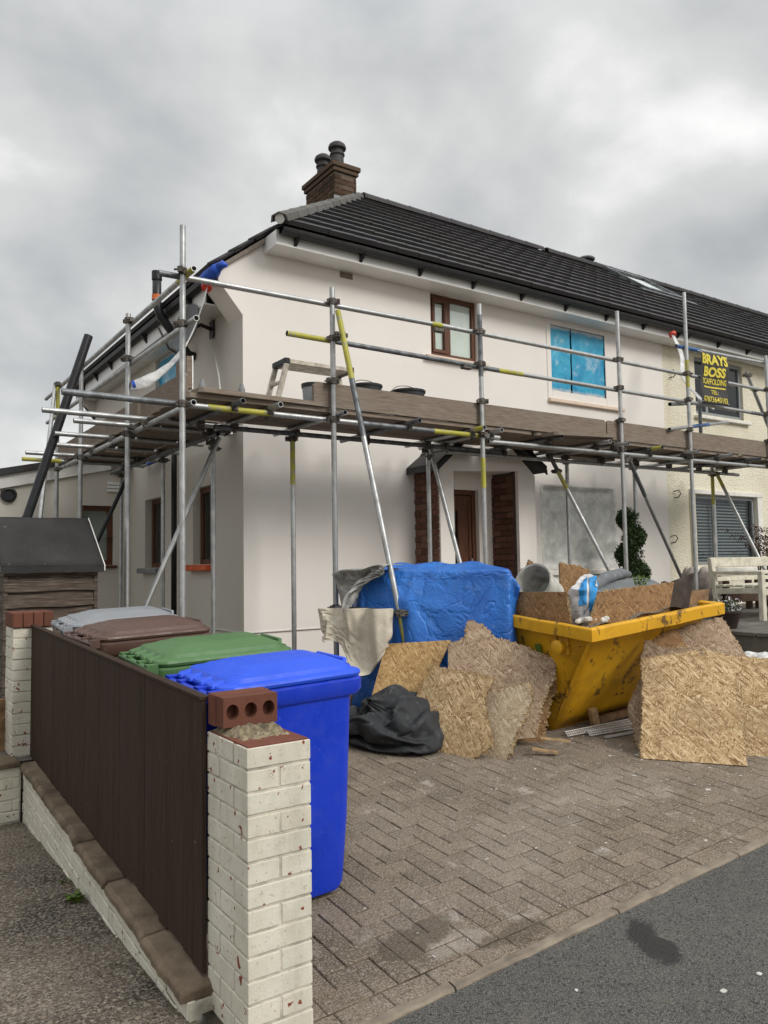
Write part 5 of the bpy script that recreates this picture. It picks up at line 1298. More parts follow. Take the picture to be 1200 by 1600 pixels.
# ------------------------------------------------------------------ sheet material as real boards
def board_obj(name, pts, th, mat, label, cat, torn=(), amp=.012, splint=0, edge=None, seed=1, group=None):
    rr = random.Random(seed); P = [Vector(p) for p in pts]; n = len(P)
    nn = Vector((0, 0, 0))
    for i in range(n): nn += P[i].cross(P[(i+1) % n])
    nn.normalize()
    if nn.dot(Vector((0, 0, 1.55))-P[0]) < 0: nn = -nn
    xa = Vector((0, 0, 1)).cross(nn); xa.normalize() if xa.length > .05 else None
    if xa.length < .05: xa = Vector((1, 0, 0))
    ya = nn.cross(xa); o = sum(P, Vector())/n
    mt = Matrix((xa, ya, nn)).transposed().to_4x4(); mt.translation = o
    q = [((p-o).dot(xa), (p-o).dot(ya)) for p in P]
    out_ = []; edges = []
    for i in range(n):
        a, b = q[i], q[(i+1) % n]; L = math.hypot(b[0]-a[0], b[1]-a[1])
        if torn == 'all' or i in torn:
            k = max(2, int(L/.014)); ex = ((b[1]-a[1])/L, -(b[0]-a[0])/L)
            for j in range(k):
                u = j/k; w_ = 0 if j == 0 else amp*(rr.uniform(-.45, .45)+.9*mnoise.noise((u*L*14, seed*3.3, i)))
                p = (a[0]+(b[0]-a[0])*u+ex[0]*w_, a[1]+(b[1]-a[1])*u+ex[1]*w_); out_.append(p)
                edges.append((p, ex))
        else: out_.append(a)
    m = MB(); m.prism([(p[0], p[1], -th) for p in out_], (0, 0, th))
    ob = m.build(name, mat, None); ob.matrix_world = mt; ORG[ob.name] = (0, 0, 0)
    if edge: ob.data.materials.append(edge); 
    if edge:
        for f in ob.data.polygons:
            if abs(f.normal.z) < .5: f.material_index = 1
    if splint and edges:
        s = MB()
        for k in range(splint):
            p, ex = rr.choice(edges); L = rr.uniform(.005, .020)*(2 if rr.random() < .10 else 1); an = rr.uniform(-.9, .9); d = (ex[0]*math.cos(an)-ex[1]*math.sin(an), ex[0]*math.sin(an)+ex[1]*math.cos(an))
            z_ = rr.uniform(-th, 0)
            s.bar((p[0]-d[0]*.01, p[1]-d[1]*.01, z_), (p[0]+d[0]*L, p[1]+d[1]*L, z_+rr.uniform(-.008, .012)), rr.uniform(.003, .009), .0016)
        so = s.build('splinters', edge or mat, ob, local=True); tag(so, kind='stuff')
    return tag(ob, label, cat, group)
E_ = M['osb_edge']
L1 = [(3.805, 5.591, .868), (4.12, 5.101, .913), (3.753, 5.042, .416), (3.556, 5.451, .459)]
board_obj('board_sheet', [(p[0]*.95, p[1]*.95, 1.55-(1.55-p[2])*.95) for p in L1], .015, M['osb_new'], 'clean square strand board leaning behind the black rubble sack', 'board', (), edge=E_, seed=2)
L2 = [(3.671,4.745,.762),(3.826,4.253,.734),(3.789,4.255,.67),(3.736,4.267,.584),(3.697,4.2,.473),(3.665,4.109,.361),(3.64,4.09,.304),(3.553,4.185,.208),(3.474,4.429,.218),(3.397,4.675,.233),(3.43,4.80,.456)]
board_obj('board_sheet', L2, .018, M['osb_tan'], 'golden broken strand board with curved torn right edge beside the rubble sack', 'board', (0,1,2,3,4,5,6), .011, 260, E_, 3)
L3 = [(3.812,4.351,.615),(3.88,4.195,.641),(3.96,4.045,.691),(3.924,3.987,.6),(3.851,3.967,.468),(3.778,3.996,.365),(3.716,3.972,.25),(3.68,3.991,.201),(3.60,4.18,.205)]
board_obj('board_sheet', [(p[0]*1.012, p[1]*1.012, p[2]) for p in L3], .018, M['osb_pale'], 'narrow pale torn strand board right of the golden broken board', 'board', (0,1,2,3,4,5,6), .012, 260, E_, 4)
L4 = [(3.648,4.549,.937),(3.757,4.488,.981),(3.811,4.504,1.094),(3.88,4.44,1.08),(3.935,4.35,.975),(4.04,4.255,.94),(4.115,4.17,.888),(4.225,4.02,.823),(4.19,4.015,.705),(4.10,4.013,.568),(4.03,4.008,.445),(3.975,4.003,.29),(3.65,4.25,.25),(3.52,4.40,.47)]
board_obj('board_sheet', [(p[0]*1.03, p[1]*1.03, p[2]) for p in L4], .02, M['osb_grey'], 'large grey brown broken strand board leaning between blue tarpaulin and skip', 'board', (0,1,2,3,4,5,6,7,8,9,10), .014, 420, E_, 5)
L5 = [(p[0]*1.045+.02, p[1]*1.045, p[2]-.03) for p in (L4[5], L4[6], L4[7], (4.205,4.0,.70), (4.115,4.0,.55), (4.05,3.99,.40), (4.0,3.99,.24), (3.85, 4.12, .24))]
board_obj('board_sheet', L5, .02, M['osb_brown'], 'brown splintered board sandwiched behind the large grey broken board', 'board', 'all', .016, 320, E_, 6)
R1 = [(4.913,3.818,.817),(4.957,3.782,.831),(5.245,3.518,.892),(5.345,3.353,.852),(5.192,3.245,.613),(5.057,3.126,.383),(4.945,3.032,.196),(4.515,3.555,.211),(4.723,3.68,.517)]
board_obj('board_sheet', [(p[0]*.985, p[1]*.985, p[2]) for p in R1], .018, M['osb_tan'], 'big square golden strand board propped upright in front of the skip end', 'board', (0,1,7,8), .012, 220, E_, 7)
R2 = [(5.33,3.36,.84),(5.592,3.064,.798),(5.213,2.89,.191),(4.99,3.06,.186),(5.20,3.25,.519)]
board_obj('board_sheet', [(p[0]*1.01, p[1]*1.01, p[2]) for p in R2], .018, M['osb_tan'], 'second yellow strand board at the right edge overlapping the big one', 'board', (0,), .008, 60, E_, 8)
R0 = [(4.953,3.802,.948),(4.99,3.664,.909),(5.105,3.424,.919),(4.799,3.25,.25),(4.56,3.60,.24),(4.683,3.756,.489),(4.811,3.745,.683)]
board_obj('board_sheet', [(p[0]*1.012-.02, p[1]*1.012, p[2]-.01) for p in R0], .03, M['osb_grey'], 'ragged strand board sticking out left behind the big yellow board', 'board', 'all', .018, 460, E_, 9)
R3 = [(5.604,4.016,.967),(5.677,3.975,1.002),(5.907,3.786,1.072),(5.836,3.628,.901),(5.729,3.367,.629),(5.44,3.716,.617),(5.53,3.939,.849)]
board_obj('board_sheet', [(p[0]*.965, p[1]*.965, 1.55-(1.55-p[2])*.965) for p in R3], .02, M['osb_grey'], 'weathered grey board lying on top of the right hand board pile', 'board', (0,1,2,3,5,6), .008, 120, E_, 10)
R4 = [(5.449,4.132,.913),(5.639,4.034,.98),(5.585,3.863,.8),(5.443,3.774,.62),(5.274,3.987,.663)]
board_obj('board_sheet', [(p[0]*.945, p[1]*.945, 1.55-(1.55-p[2])*.945) for p in R4], .018, M['osb_brown'], 'small pinkish board offcut beside the weathered grey board on the right pile', 'board', (0,2,3), .008, 60, E_, 11)
# contents of the skip
def lift(p): return p
board_obj('board_sheet', [(4.33,4.60,1.08),(4.33,4.542,1.313),(4.33,4.008,1.324),(4.33,3.984,1.08)], .018, M['osb_brown'], 'brown strand board standing along the left rim of the skip', 'board', (2,), .008, 60, E_, 12)
board_obj('board_sheet', [(4.38,3.86,1.05),(4.514,3.86,1.321),(5.381,3.85,1.367),(5.264,3.84,1.06)], .018, M['osb_brown'], 'long brown strand board along the front rim of the skip', 'board', (1,), .006, 60, E_, 13)
board_obj('dark_board', [(5.27,3.87,1.08),(5.389,3.88,1.367),(5.696,3.88,1.437),(5.56,3.86,1.10)], .02, M['dark_board'], 'dark board slanting out of the skip next to the long brown board', 'board', (), seed=14)
board_obj('timber_plank', [(5.56,3.90,1.12),(5.60,3.92,1.284),(5.95,3.92,1.298),(5.86,3.88,1.15)], .03, M['timber_old'], 'short stained plank at the right end of the skip', 'plank', (2,), .006, seed=15)
board_obj('board_sheet', [(5.33,5.0,1.53),(5.60,5.0,1.50),(5.72,5.0,1.45),(5.72,5.0,1.05),(5.33,5.0,1.05)], .018, M['osb_brown'], 'torn plywood piece standing at the back of the skip', 'board', (0,1), .014, 40, E_, 16)
board_obj('board_sheet', [(4.95,5.2,1.30),(5.044,5.2,1.478),(5.11,5.2,1.50),(5.152,5.2,1.564),(5.22,5.2,1.52),(5.247,5.2,1.45),(5.3,5.2,1.05),(4.95,5.2,1.05)], .02, M['timber_old'], 'jagged splintered offcut behind the bucket in the skip', 'board', 'all', .01, 40, None, 17)
# bucket lying in the skip
bk_o = thing('bucket', (4.62, 4.45, 1.2), 'plaster caked bucket lying on its side in the skip', 'bucket')
ax_v = Vector((.62, .18, -.28)).normalized(); c0 = Vector((4.46, 4.48, 1.39))
MB().lathe([(.150, 0), (.158, .004), (.158, .02), (.148, .024), (.142, .12), (.125, .30), (.118, .302), (.118, .30)], c0, 28, ax_v).v
m = MB(); prof_ = [(.140, .0), (.158, -.002), (.160, .02), (.150, .026), (.145, .12), (.125, .31), (.001, .312)]
ring = MB(); a_ = ax_v.orthogonal().normalized(); b_ = ax_v.cross(a_); n = 28; vs_ = []
prof_ = [(.001, .295), (.118, .292), (.136, .1), (.144, .004), (.158, -.002), (.160, .022), (.150, .026), (.145, .12), (.126, .312), (.001, .314)]
for r_, h_ in prof_: vs_ += [c0+ax_v*h_+(a_*math.cos(2*math.pi*i/n)+b_*math.sin(2*math.pi*i/n))*r_ for i in range(n)]
ring.add(vs_, [(j*n+i, j*n+(i+1) % n, (j+1)*n+(i+1) % n, (j+1)*n+i) for j in range(len(prof_)-1) for i in range(n)])
ring.build('shell', M['bucket'], bk_o, auto=40)
# plaster bag
pb = thing('plaster_bag', (4.62, 4.1, 1.12), 'blue and white paper plaster bag slumped in the skip corner', 'bag')
def bagf(cx_, cy_, cz_, hx, hy, hz, seed, amp=.03, lean=(0, 0), fr=6):
    def f(u, v):
        th = 2*math.pi*u; ph = math.pi*(v-.5); c_, s_ = math.cos(th), math.sin(th); cp, sp_ = math.cos(ph), math.sin(ph)
        sq = lambda k, e: math.copysign(abs(k)**e, k)
        x = sq(cp, .55)*sq(c_, .6)*hx; y = sq(cp, .55)*sq(s_, .6)*hy; z = sq(sp_, .8)*hz
        d = amp*(mnoise.noise((x*fr+seed, y*fr, z*fr))+.5*mnoise.noise((x*fr*2.6+seed, y*fr*2.6, z*fr*2.6)))
        nv = Vector((x/hx, y/hy, z/hz)); nv = nv.normalized() if nv.length > 0 else nv
        return (cx_+x+nv.x*d+lean[0]*(z+hz), cy_+y+nv.y*d+lean[1]*(z+hz), cz_+z+nv.z*d)
    return f
bf_ = bagf(4.585, 4.07, 1.255, .105, .075, .185, 3, .045, (.16, .04), 8)
MB().grid(bf_, 40, 30).build('sack', M['bag_white'], pb, auto=25)
def off_(k): return lambda p: (p[0]-.0040*k, p[1]-.0075*k, p[2]+.002*k)
for (u0, u1, v0, v1) in ((.52, .655, .46, .93), (.70, .93, .40, .90)):
    MB().grid(lambda u, v: off_(1)(bf_(u0+(u1-u0)*u, v0+(v1-v0)*v)), 16, 18).build('printed_panel', M['bag_blue'], pb, auto=25)
MB().grid(lambda u, v: off_(2)(bf_(.76+.09*u, .66+.09*v)), 6, 6).build('white_print', M['bag_white'], pb, auto=25)
# rolled membrane
mb_ = thing('membrane_roll', (5.5, 4.6, 1.2), 'grey rubber membrane loosely rolled on top of the skip load', 'membrane')
MB().path([(5.02, 4.42, 1.27), (5.2, 4.5, 1.33), (5.45, 4.58, 1.395), (5.70, 4.62, 1.43), (5.82, 4.63, 1.42)], .05, 14, radii=[.05, .052, .056, .05, .03]).build('roll', M['membrane'], mb_, smooth=True)
MB().grid(lambda u, v: (5.08+.9*u, 4.50-.42*v+.06*u, 1.30+.17*u*(1-.35*u)-.20*v*v-.06*v+.03*mnoise.noise((u*4, v*5, 3))-.12*max(0, u-.75)), 30, 16).build('loose_flap', M['membrane'], mb_, smooth=True)
def leaves(m, c, r, n, size, rr, flat=1.0):
    for _ in range(n):
        while True:
            q = Vector((rr.uniform(-1, 1), rr.uniform(-1, 1), rr.uniform(-1, 1)))
            if q.length <= 1: break
        p = Vector(c)+Vector((q.x*r[0], q.y*r[1], q.z*r[2])); s = size*rr.uniform(.6, 1.3)
        d = Vector((rr.gauss(0, 1), rr.gauss(0, 1), rr.gauss(0, 1)*flat)).normalized(); a = d.orthogonal().normalized(); b = d.cross(a)
        m.add([p-a*s, p+b*s*.4, p+a*s, p-b*s*.4+d*s*.15], [(0,1,2,3)])
rr = random.Random(5); m = MB(); leaves(m, (5.30, 4.10, 1.38), (.08, .06, .05), 140, .012, rr); 
for k in range(8): m.tube((5.30+rr.uniform(-.05,.05), 4.1, 1.30), (5.30+rr.uniform(-.1,.1), 4.1+rr.uniform(-.05,.05), 1.42), .002, 4)
tag(m.build('garden_clippings', M['leaf_green']), 'handful of green hedge clippings on the skip load', 'clippings')
m = MB()
rr = random.Random(8)
for k in range(26):
    x, y = rr.uniform(4.45, 4.80), rr.uniform(3.86, 4.05); m.tube((x, y, 1.13+rr.uniform(0, .06)), (x+rr.uniform(-.15, .15), y+rr.uniform(-.08, .08), 1.13+rr.uniform(.02, .14)), .002, 4)
tag(m.build('wire_tangle', M['dish_arm']), 'tangle of thin wire below the plaster bag in the skip', 'wire')
m = MB()
for k in range(14):
    x, y = rr.uniform(4.36, 4.62), rr.uniform(3.84, 3.98); s = rr.uniform(.015, .035); m.grid(bagf(x, y, 1.10+rr.uniform(0, .03), s*1.4, s, s*.7, k, .006, (0, 0), 30), 8, 6)
tag(m.build('plaster_lumps', M['splash'], smooth=False), 'pinkish white plaster lumps in the front corner of the skip', 'rubble', kind='stuff')

# ------------------------------------------------------------------ tarpaulin covered heap
tp = settled('tarpaulin', S_['tarp'], quads(TU, TV), M['tarp']); tag(tp, 'bright blue tarpaulin draped over a heap left of the skip', 'tarpaulin')
gso = settled('grey_sheet', S_['grey'], quads(GU, GV), M['grey_sheet']); tag(gso, 'grey plaster splashed sheet over the left end of the covered heap', 'sheet')
dso = settled('dust_sheet', S_['dust'], quads(DU, DV), M['dust_sheet']); tag(dso, 'beige cotton dust sheet hanging behind the scaffold pole below the grey sheet', 'sheet')

# ------------------------------------------------------------------ black rubble sack
sk_ = thing('rubble_sack', (3.42, 5.0, .24), 'crumpled black woven rubble sack on the paving in front of the tarpaulin', 'sack')
settled('bag', S_['sack'], quads(SU, SV, True), M['sack'], sk_)
board_obj('timber_offcut', [(3.32, 5.60, .33), (3.36, 5.52, .32), (3.42, 5.50, .60), (3.34, 5.62, .62)], .04, M['timber_old'], 'small rusty brown board scrap below the beige dust sheet', 'board', (), seed=20)

# ------------------------------------------------------------------ metal beads and offcuts in front of the skip
def bead(p0, p1, label, w_=.055):
    t = thing('plaster_bead', p0, label, 'bead')
    p0 = Vector(p0); p1 = Vector(p1); d = (p1-p0); L = d.length; d.normalize(); s = Vector((d.y, -d.x, 0)).normalized(); u = Vector((0, 0, 1)); m = MB(); q = p0; k = 0
    def strip(a, b, o0, o1, h0, h1): 
        A, B = p0+d*a, p0+d*b; m.add([A+s*o0+u*h0, B+s*o0+u*h0, B+s*o1+u*h1, A+s*o1+u*h1], [(0,1,2,3)])
    for sgn in (1, -1):
        f = lambda o: (sgn*o*.75, .03-o*.62)
        for (o0, o1) in ((0, .008), (.022, .028), (.042, .05)):
            a_, h_ = f(o0); b_2, h2 = f(o1); strip(0, L, a_, b_2, h_, h2)
        x = 0
        while x < L-.02:
            for (o0, o1) in ((.008, .022), (.028, .042)):
                a_, h_ = f(o0); b_2, h2 = f(o1); strip(x, x+.008, a_, b_2, h_, h2)
            x += .02
    m.build('mesh_angle', M['bead'], t)
bead((4.42, 4.15, zg(4.42, 4.15)+.012), (5.2, 4.02, zg(5.2, 4.02)+.03), 'perforated metal plaster bead nearest the yellow skip')
bead((4.56, 4.06, zg(4.56, 4.06)+.012), (5.15, 3.93, zg(5.15, 3.93)+.02), 'perforated metal plaster bead between the other two beads')
t = MB(); t.bar((4.62, 3.94, zg(4.62, 3.94)+.012), (5.05, 3.88, zg(5.05, 3.88)+.012), .03, .012); tag(t.build('plaster_bead', M['bead']), 'short narrow metal bead strip nearest the paving', 'bead')
o = MB().hexa([Vector(q) for q in ((4.80, 4.20, .26), (4.87, 4.19, .26), (4.87, 4.23, .26), (4.80, 4.24, .26), (4.76, 4.19, .40), (4.82, 4.18, .41), (4.82, 4.22, .41), (4.76, 4.23, .40))]).build('timber_offcut', M['timber'], bevel=.004)
tag(o, 'small upright timber block against the foot of the skip', 'offcut')
o = MB().bar((4.88, 4.23, .30), (5.5, 4.20, .34), .06, .05).build('timber_offcut', M['timber_old'], bevel=.004); tag(o, 'timber batten lying under the overhanging skip end', 'offcut')
o = MB().bar((3.98, 3.97, .33), (4.16, 3.86, .30), .03, .012).build('timber_offcut', M['timber']); tag(o, 'pale splinter of wood jutting from the low end of the broken boards', 'offcut')
o = MB().bar((3.92, 3.99, .26), (4.06, 3.88, .235), .035, .014).build('timber_offcut', M['timber']); tag(o, 'short pale stick on the paving under the broken boards', 'offcut')
# chips and plaster crumbs on the paving, tarmac and coping
rr = random.Random(11); m = MB()
for k in range(330):
    x = rr.uniform(1.4, 6.3); y = rr.uniform(2.42, 4.6); s = rr.uniform(.0015, .005)*(2.2 if rr.random() < .05 else 1)
    if rr.random() < .5: x, y = rr.gauss(4.3, .7), rr.gauss(3.3, .4)
    if y < 2.40: continue
    z = zg(x, y)+.002; a = rr.uniform(0, 6.28); d = Vector((math.cos(a), math.sin(a), 0)); m.bar(Vector((x, y, z))-d*s, Vector((x, y, z))+d*s*rr.uniform(1, 3), s*1.2, s*.6)
tag(m.build('plaster_crumbs', M['splash']), 'scattered white plaster crumbs on the block paving', 'debris', kind='stuff')
m = MB()
for k in range(420):
    x = 1.0-abs(rr.gauss(0, .5)); y = rr.uniform(2.0, 5.8); s = rr.uniform(.003, .010)
    if x > .99: continue
    m.grid(bagf(x, y, zap(x, y)+.002, s*1.3, s, s*.6, k, .002, (0, 0), 40), 6, 4)
tag(m.build('loose_grit', M['concrete'], smooth=True), 'loose grit and small stones on the old tarmac', 'gravel', kind='stuff')
m = MB(); 
for (x, y, s) in ((2.82, 1.72, .008), (2.62, 1.74, .009), (1.9, 2.0, .004), (2.35, 1.6, .004), (2.2, 2.05, .004)): m.grid(bagf(x, y, zroad(x, y)+.004, s*1.4, s, s*.5, s*900, .004, (0, 0), 40), 8, 6)
tag(m.build('road_chips', M['splash']), 'few pale stone chips on the dark road surface', 'debris', kind='stuff')
# weeds at the foot of the low wall
rr = random.Random(3)
def weed(c, n, h, label):
    m = MB()
    for k in range(n):
        a = rr.uniform(0, 6.28); l = h*rr.uniform(.5, 1.1); d = Vector((math.cos(a)*.7-.25, math.sin(a)*.7, .7)).normalized(); p = Vector(c)+Vector((rr.uniform(-.02, .02), rr.uniform(-.03, .03), 0)); s = d.cross(Vector((0, 0, 1))).normalized()*l*.17
        q = p+d*l*.55; e = p+d*l+Vector((0, 0, -l*.3)); m.add([p, q-s, e, q+s], [(0,1,2,3)])
    tag(m.build('weed', M['leaf_green']), label, 'weed')
weed((.95, 4.12, zap(.95, 4.12)), 26, .075, 'larger yellow green weed at the foot of the low wall')
weed((.97, 4.45, zap(.97, 4.45)), 9, .04, 'tiny weed farther along the foot of the low wall')

# ------------------------------------------------------------------ things on the scaffold platform
hop = thing('hop_up', (3.7, 6.75, 2.96), 'splashed aluminium step-up bench standing on the platform boards', 'work bench')
zt_ = 3.50
MB().bar((3.38, 6.72, zt_), (4.15, 6.72, zt_-.0), .26, .045).build('deck', M['aluminium'], hop, bevel=.006)
for (xx, dx_) in ((3.40, -.14), (4.12, .10)):
    for yy in (6.60, 6.84): MB().bar((xx, yy, zt_-.02), (xx+dx_, yy, 2.965), .03, .05).build('leg', M['aluminium'], hop, bevel=.004)
    for f in (.35, .65): MB().bar((xx+dx_*f, 6.60, zt_-.02-(zt_-2.98)*f), (xx+dx_*f, 6.84, zt_-.02-(zt_-2.98)*f), .03, .025).build('rung', M['aluminium'], hop)
    MB().box(xx-.03, xx+.03, 6.58, 6.86, zt_-.03, zt_+.03).build('end_cap', M['black_tub'], hop, bevel=.008)
def tub(loc, r, h, label, tilt_=0):
    t = thing('bucket', loc, label, 'bucket')
    c = Vector(loc); m = MB(); n = 26; vs_ = []; pr = [(r*.78, 0), (r*.80, .004), (r, h), (r*1.06, h), (r*1.07, h+.02), (r*1.02, h+.022), (r*.95, h), (r*.75, .03), (.001, .03)]
    for q, hh in pr: vs_ += [c+Vector((q*math.cos(2*math.pi*i/n), q*math.sin(2*math.pi*i/n), hh)) for i in range(n)]
    m.add(vs_, [(j*n+i, j*n+(i+1) % n, (j+1)*n+(i+1) % n, (j+1)*n+i) for j in range(len(pr)-1) for i in range(n)]); m.build('tub', M['black_tub'], t, auto=40)
    MB().path([(c.x+r*math.cos(a)*1.03, c.y+.02, c.z+h+.01+.07*math.sin(a)) for a in [math.pi*k/10 for k in range(11)]], .004, 6).build('handle', M['galv_dark'], t, smooth=True)
tub((4.12, 6.32, 2.965), .15, .30, 'black builders bucket on the platform nearer the step-up bench')
tub((4.62, 6.32, 2.965), .17, .30, 'black builders bucket on the platform farther right behind the toe board')
t = thing('paint_tub', (3.56, 6.32, 2.965), 'grey tub with dark rim at the end of the toe board', 'tub')
MB().lathe([(.09, 0), (.105, .22), (.105, .225)], (3.52, 6.3, 2.965), 22).build('shell', M['grey_frame'], t, auto=40); MB().lathe([(.112, .225), (.115, .26), (.10, .262)], (3.52, 6.3, 2.965), 22).build('rim', M['black_tub'], t, auto=40)
MB().grid(bagf(3.36, 6.2, 3.0, .04, .04, .035, 5, .008), 14, 10).build('plaster_lump', M['stone_pot'], smooth=True)
tag(bpy.data.objects['plaster_lump'], 'round lump of plaster on the platform boards below the bench', 'lump')
for (x, lb) in ((2.42, 'blue grey bottle standing on the platform corner left of the house corner'), (2.78, 'blue grey bottle standing on the platform at the house corner')):
    o = MB().lathe([(.03, 0), (.03, .12), (.02, .14), (.016, .165), (.001, .166)], (x, 6.25, 2.965), 14).build('bottle', M['grey_sill'], auto=40); tag(o, lb, 'bottle', 'bottles on the scaffold boards')
o = MB().box(2.42, 2.47, 6.62, 6.90, 3.13, 3.42).build('board_offcut', M['board'], bevel=.004); tag(o, 'short board offcut standing on end at the scaffold corner', 'board')
t = MB(); t.box(2.475, 2.485, 6.63, 6.66, 3.13, 3.43); tag(t.build('metal_strip', M['bead']), 'narrow perforated metal strip on the upright board offcut', 'strip')
# plastic sleeves hanging from the gutters
def ribbon(pts, w0, w1, side, label, tapes):
    t = thing('plastic_sleeve', pts[0], label, 'sleeve'); P = [Vector(p) for p in pts]; n = len(P); S = Vector(side).normalized()
    def at(u):
        k = min(n-2, int(u*(n-1))); f = u*(n-1)-k; p0_, p1_, p2_, p3_ = P[max(0, k-1)], P[k], P[k+1], P[min(n-1, k+2)]
        return .5*((2*p1_)+(p2_-p0_)*f+(2*p0_-5*p1_+4*p2_-p3_)*f*f+(3*p1_-p0_-3*p2_+p3_)*f**3)
    def f(u, v):
        p = at(v); a = 2*math.pi*u; w_ = w0+(w1-w0)*v; w_ *= .55+.45*min(1, 6*min(v, 1-v)+.2); d = Vector((0, 1, 0))
        return p+S*math.cos(a)*w_+d*math.sin(a)*w_*.35+Vector((0, 0, .012*mnoise.noise((u*3, v*9, 1))))
    MB().grid(f, 14, 40).build('tubing', M['sleeve'], t, smooth=True)
    for (v, mk_) in tapes: q = at(v); q2 = at(min(1, v+.04)); MB().tube(q, q2, .055 if v < .5 else .04, 12).build('tape', M[mk_], t, auto=40)
ribbon([(3.0, 7.60, 4.48), (2.85, 7.426, 4.097), (2.65, 7.30, 3.69), (2.5, 7.36, 3.49), (2.35, 7.416, 3.36), (2.19, 7.47, 3.296)], .065, .085, (.35, 0, .94), 'milky plastic sleeve sagging from the left gutter to the scaffold', ((0.0, 'red_tape'), (.95, 'blue_tape')))
ribbon([(9.95, 6.98, 4.88), (9.90, 6.8, 4.5), (9.63, 6.6, 4.10), (9.75, 6.45, 3.80), (9.85, 6.3, 3.62)], .05, .05, (1, 0, 0), 'milky plastic sleeve hanging from the gutter beside the banner', ((0.0, 'red_tape'),))
o = thing('gutter_wrap', (2.9, 7.4, 4.5), 'blue plastic wrapped round the low gutter end at the house corner', 'wrapping')
MB().path([(3.03, 7.36, 4.60), (3.02, 7.46, 4.58), (3.0, 7.6, 4.56), (2.99, 7.72, 4.55)], .07, 12, radii=[.04, .07, .065, .055]).build('wrapping', M['blue_tape'], o, smooth=True)
MB().path([(3.03, 7.38, 4.59), (3.06, 7.33, 4.62), (3.09, 7.30, 4.60)], .05, 10, radii=[.045, .04, .02]).build('wrapping_tail', M['blue_tape'], o, smooth=True)
# satellite dish on the side wall
di = thing('satellite_dish', (3.34, 8.31, 4.2), 'grey satellite dish on a dark wall bracket at the side of the house', 'satellite dish')
c = Vector((3.03, 8.20, 4.17)); axd = Vector((-1.0, -.16, .22)).normalized()
n = 28; vs_ = []; pr = [(.001, .0), (.12, .008), (.22, .03), (.27, .055), (.285, .058), (.285, .05), (.26, .03), (.12, -.012), (.001, -.02)]; a_ = axd.orthogonal().normalized(); b_ = axd.cross(a_); m = MB()
for r_, h_ in pr: vs_ += [c+axd*h_+(a_*math.cos(2*math.pi*i/n)+b_*math.sin(2*math.pi*i/n))*r_*.95 for i in range(n)]
m.add(vs_, [(j*n+i, j*n+(i+1) % n, (j+1)*n+(i+1) % n, (j+1)*n+i) for j in range(len(pr)-1) for i in range(n)]); m.build('reflector', M['dish'], di, auto=40)
MB().path([(3.33, 8.31, 4.24), (3.2, 8.30, 4.27), (3.12, 8.25, 4.22), (3.04, 8.20, 4.17)], .022, 10).build('bracket_arm', M['dish_arm'], di, smooth=True)
MB().box(3.325, 3.345, 8.25, 8.37, 4.14, 4.34).build('wall_plate', M['dish_arm'], di, bevel=.004)
MB().path([(2.95, 8.27, 3.88), (2.80, 8.2, 3.92), (2.66, 8.14, 4.12)], .012, 8).build('feed_arm', M['dish_arm'], di, smooth=True)
MB().path([(3.33, 8.31, 4.15), (3.25, 7.9, 3.6), (3.2, 7.7, 3.2), (3.18, 7.65, 2.98)], .008, 6).build('stay_cable', M['white'], di, smooth=True)
# loose black drainpipe leaning on the scaffold
t = thing('drainpipe', (1.0, 8.3, .3), 'long black plastic pipe leaning diagonally on the left of the scaffold', 'pipe')
d = Vector((1.419-1.995, 0, 2.021-3.959)); p_ = Vector((1.985, 8.3, 3.96)); MB().pipe(p_, p_+d*1.85, .044, .006, 20).build('barrel', M['black'], t, auto=40)
MB().pipe(p_+d*.98, p_+d*1.04, .050, .006, 20).build('socket', M['black'], t, auto=40)

# ------------------------------------------------------------------ banner
bn = thing('banner', (9.4, 5.99, 3.6), 'black vinyl scaffolding company banner with yellow lettering tied to the guard rails', 'banner')
BX0, BX1, BZ0, BZ1 = 9.11, 9.70, 3.575, 4.27
def bnf(x, z): return 5.985+.018*math.sin((x-9.1)*9)+.012*math.sin(z*11+x*3)
def skew(x, z): 
    return x+ (-.012 if z < 4.0 else .0) + .02*math.sin((z-3.6)*4.2)
o = MB().grid(lambda u, v: (skew(BX0+(BX1-BX0)*u, BZ0+(BZ1-BZ0)*v), bnf(BX0+(BX1-BX0)*u, BZ0+(BZ1-BZ0)*v), BZ0+(BZ1-BZ0)*v), 24, 28).build('vinyl', M['banner'], bn, smooth=True)
md = o.modifiers.new('solid', 'SOLIDIFY'); md.thickness = .002; md.offset = -1
def text(s, xc, z, h, wtarget, name='lettering', bold=.0):
    cu = bpy.data.curves.new(name, 'FONT'); cu.body = s; cu.size = 1; cu.extrude = .0; cu.offset = bold; cu.resolution_u = 3
    ob = bpy.data.objects.new(name, cu); col.objects.link(ob); dg = bpy.context.evaluated_depsgraph_get(); me = bpy.data.meshes.new_from_object(ob.evaluated_get(dg)); bpy.data.objects.remove(ob)
    xs = [v.co.x for v in me.vertices]; ys = [v.co.y for v in me.vertices]; w_ = max(xs)-min(xs); hh = max(ys)-min(ys)
    import bmesh
    bm = bmesh.new(); bm.from_mesh(me); bmesh.ops.triangulate(bm, faces=bm.faces[:]); bmesh.ops.subdivide_edges(bm, edges=bm.edges[:], cuts=1); bm.to_mesh(me); bm.free()
    b = ORG[bn.name]
    for v in me.vertices:
        x = xc+((v.co.x-min(xs))/w_-.5)*wtarget; zz = z+(v.co.y-min(ys))/hh*h
        v.co = (skew(x, zz)-b[0], bnf(x, zz)-.006-b[1], zz-b[2])
    me.materials.append(M['banner_ink']); o = bpy.data.objects.new(name, me); col.objects.link(o); o.parent = bn; return o
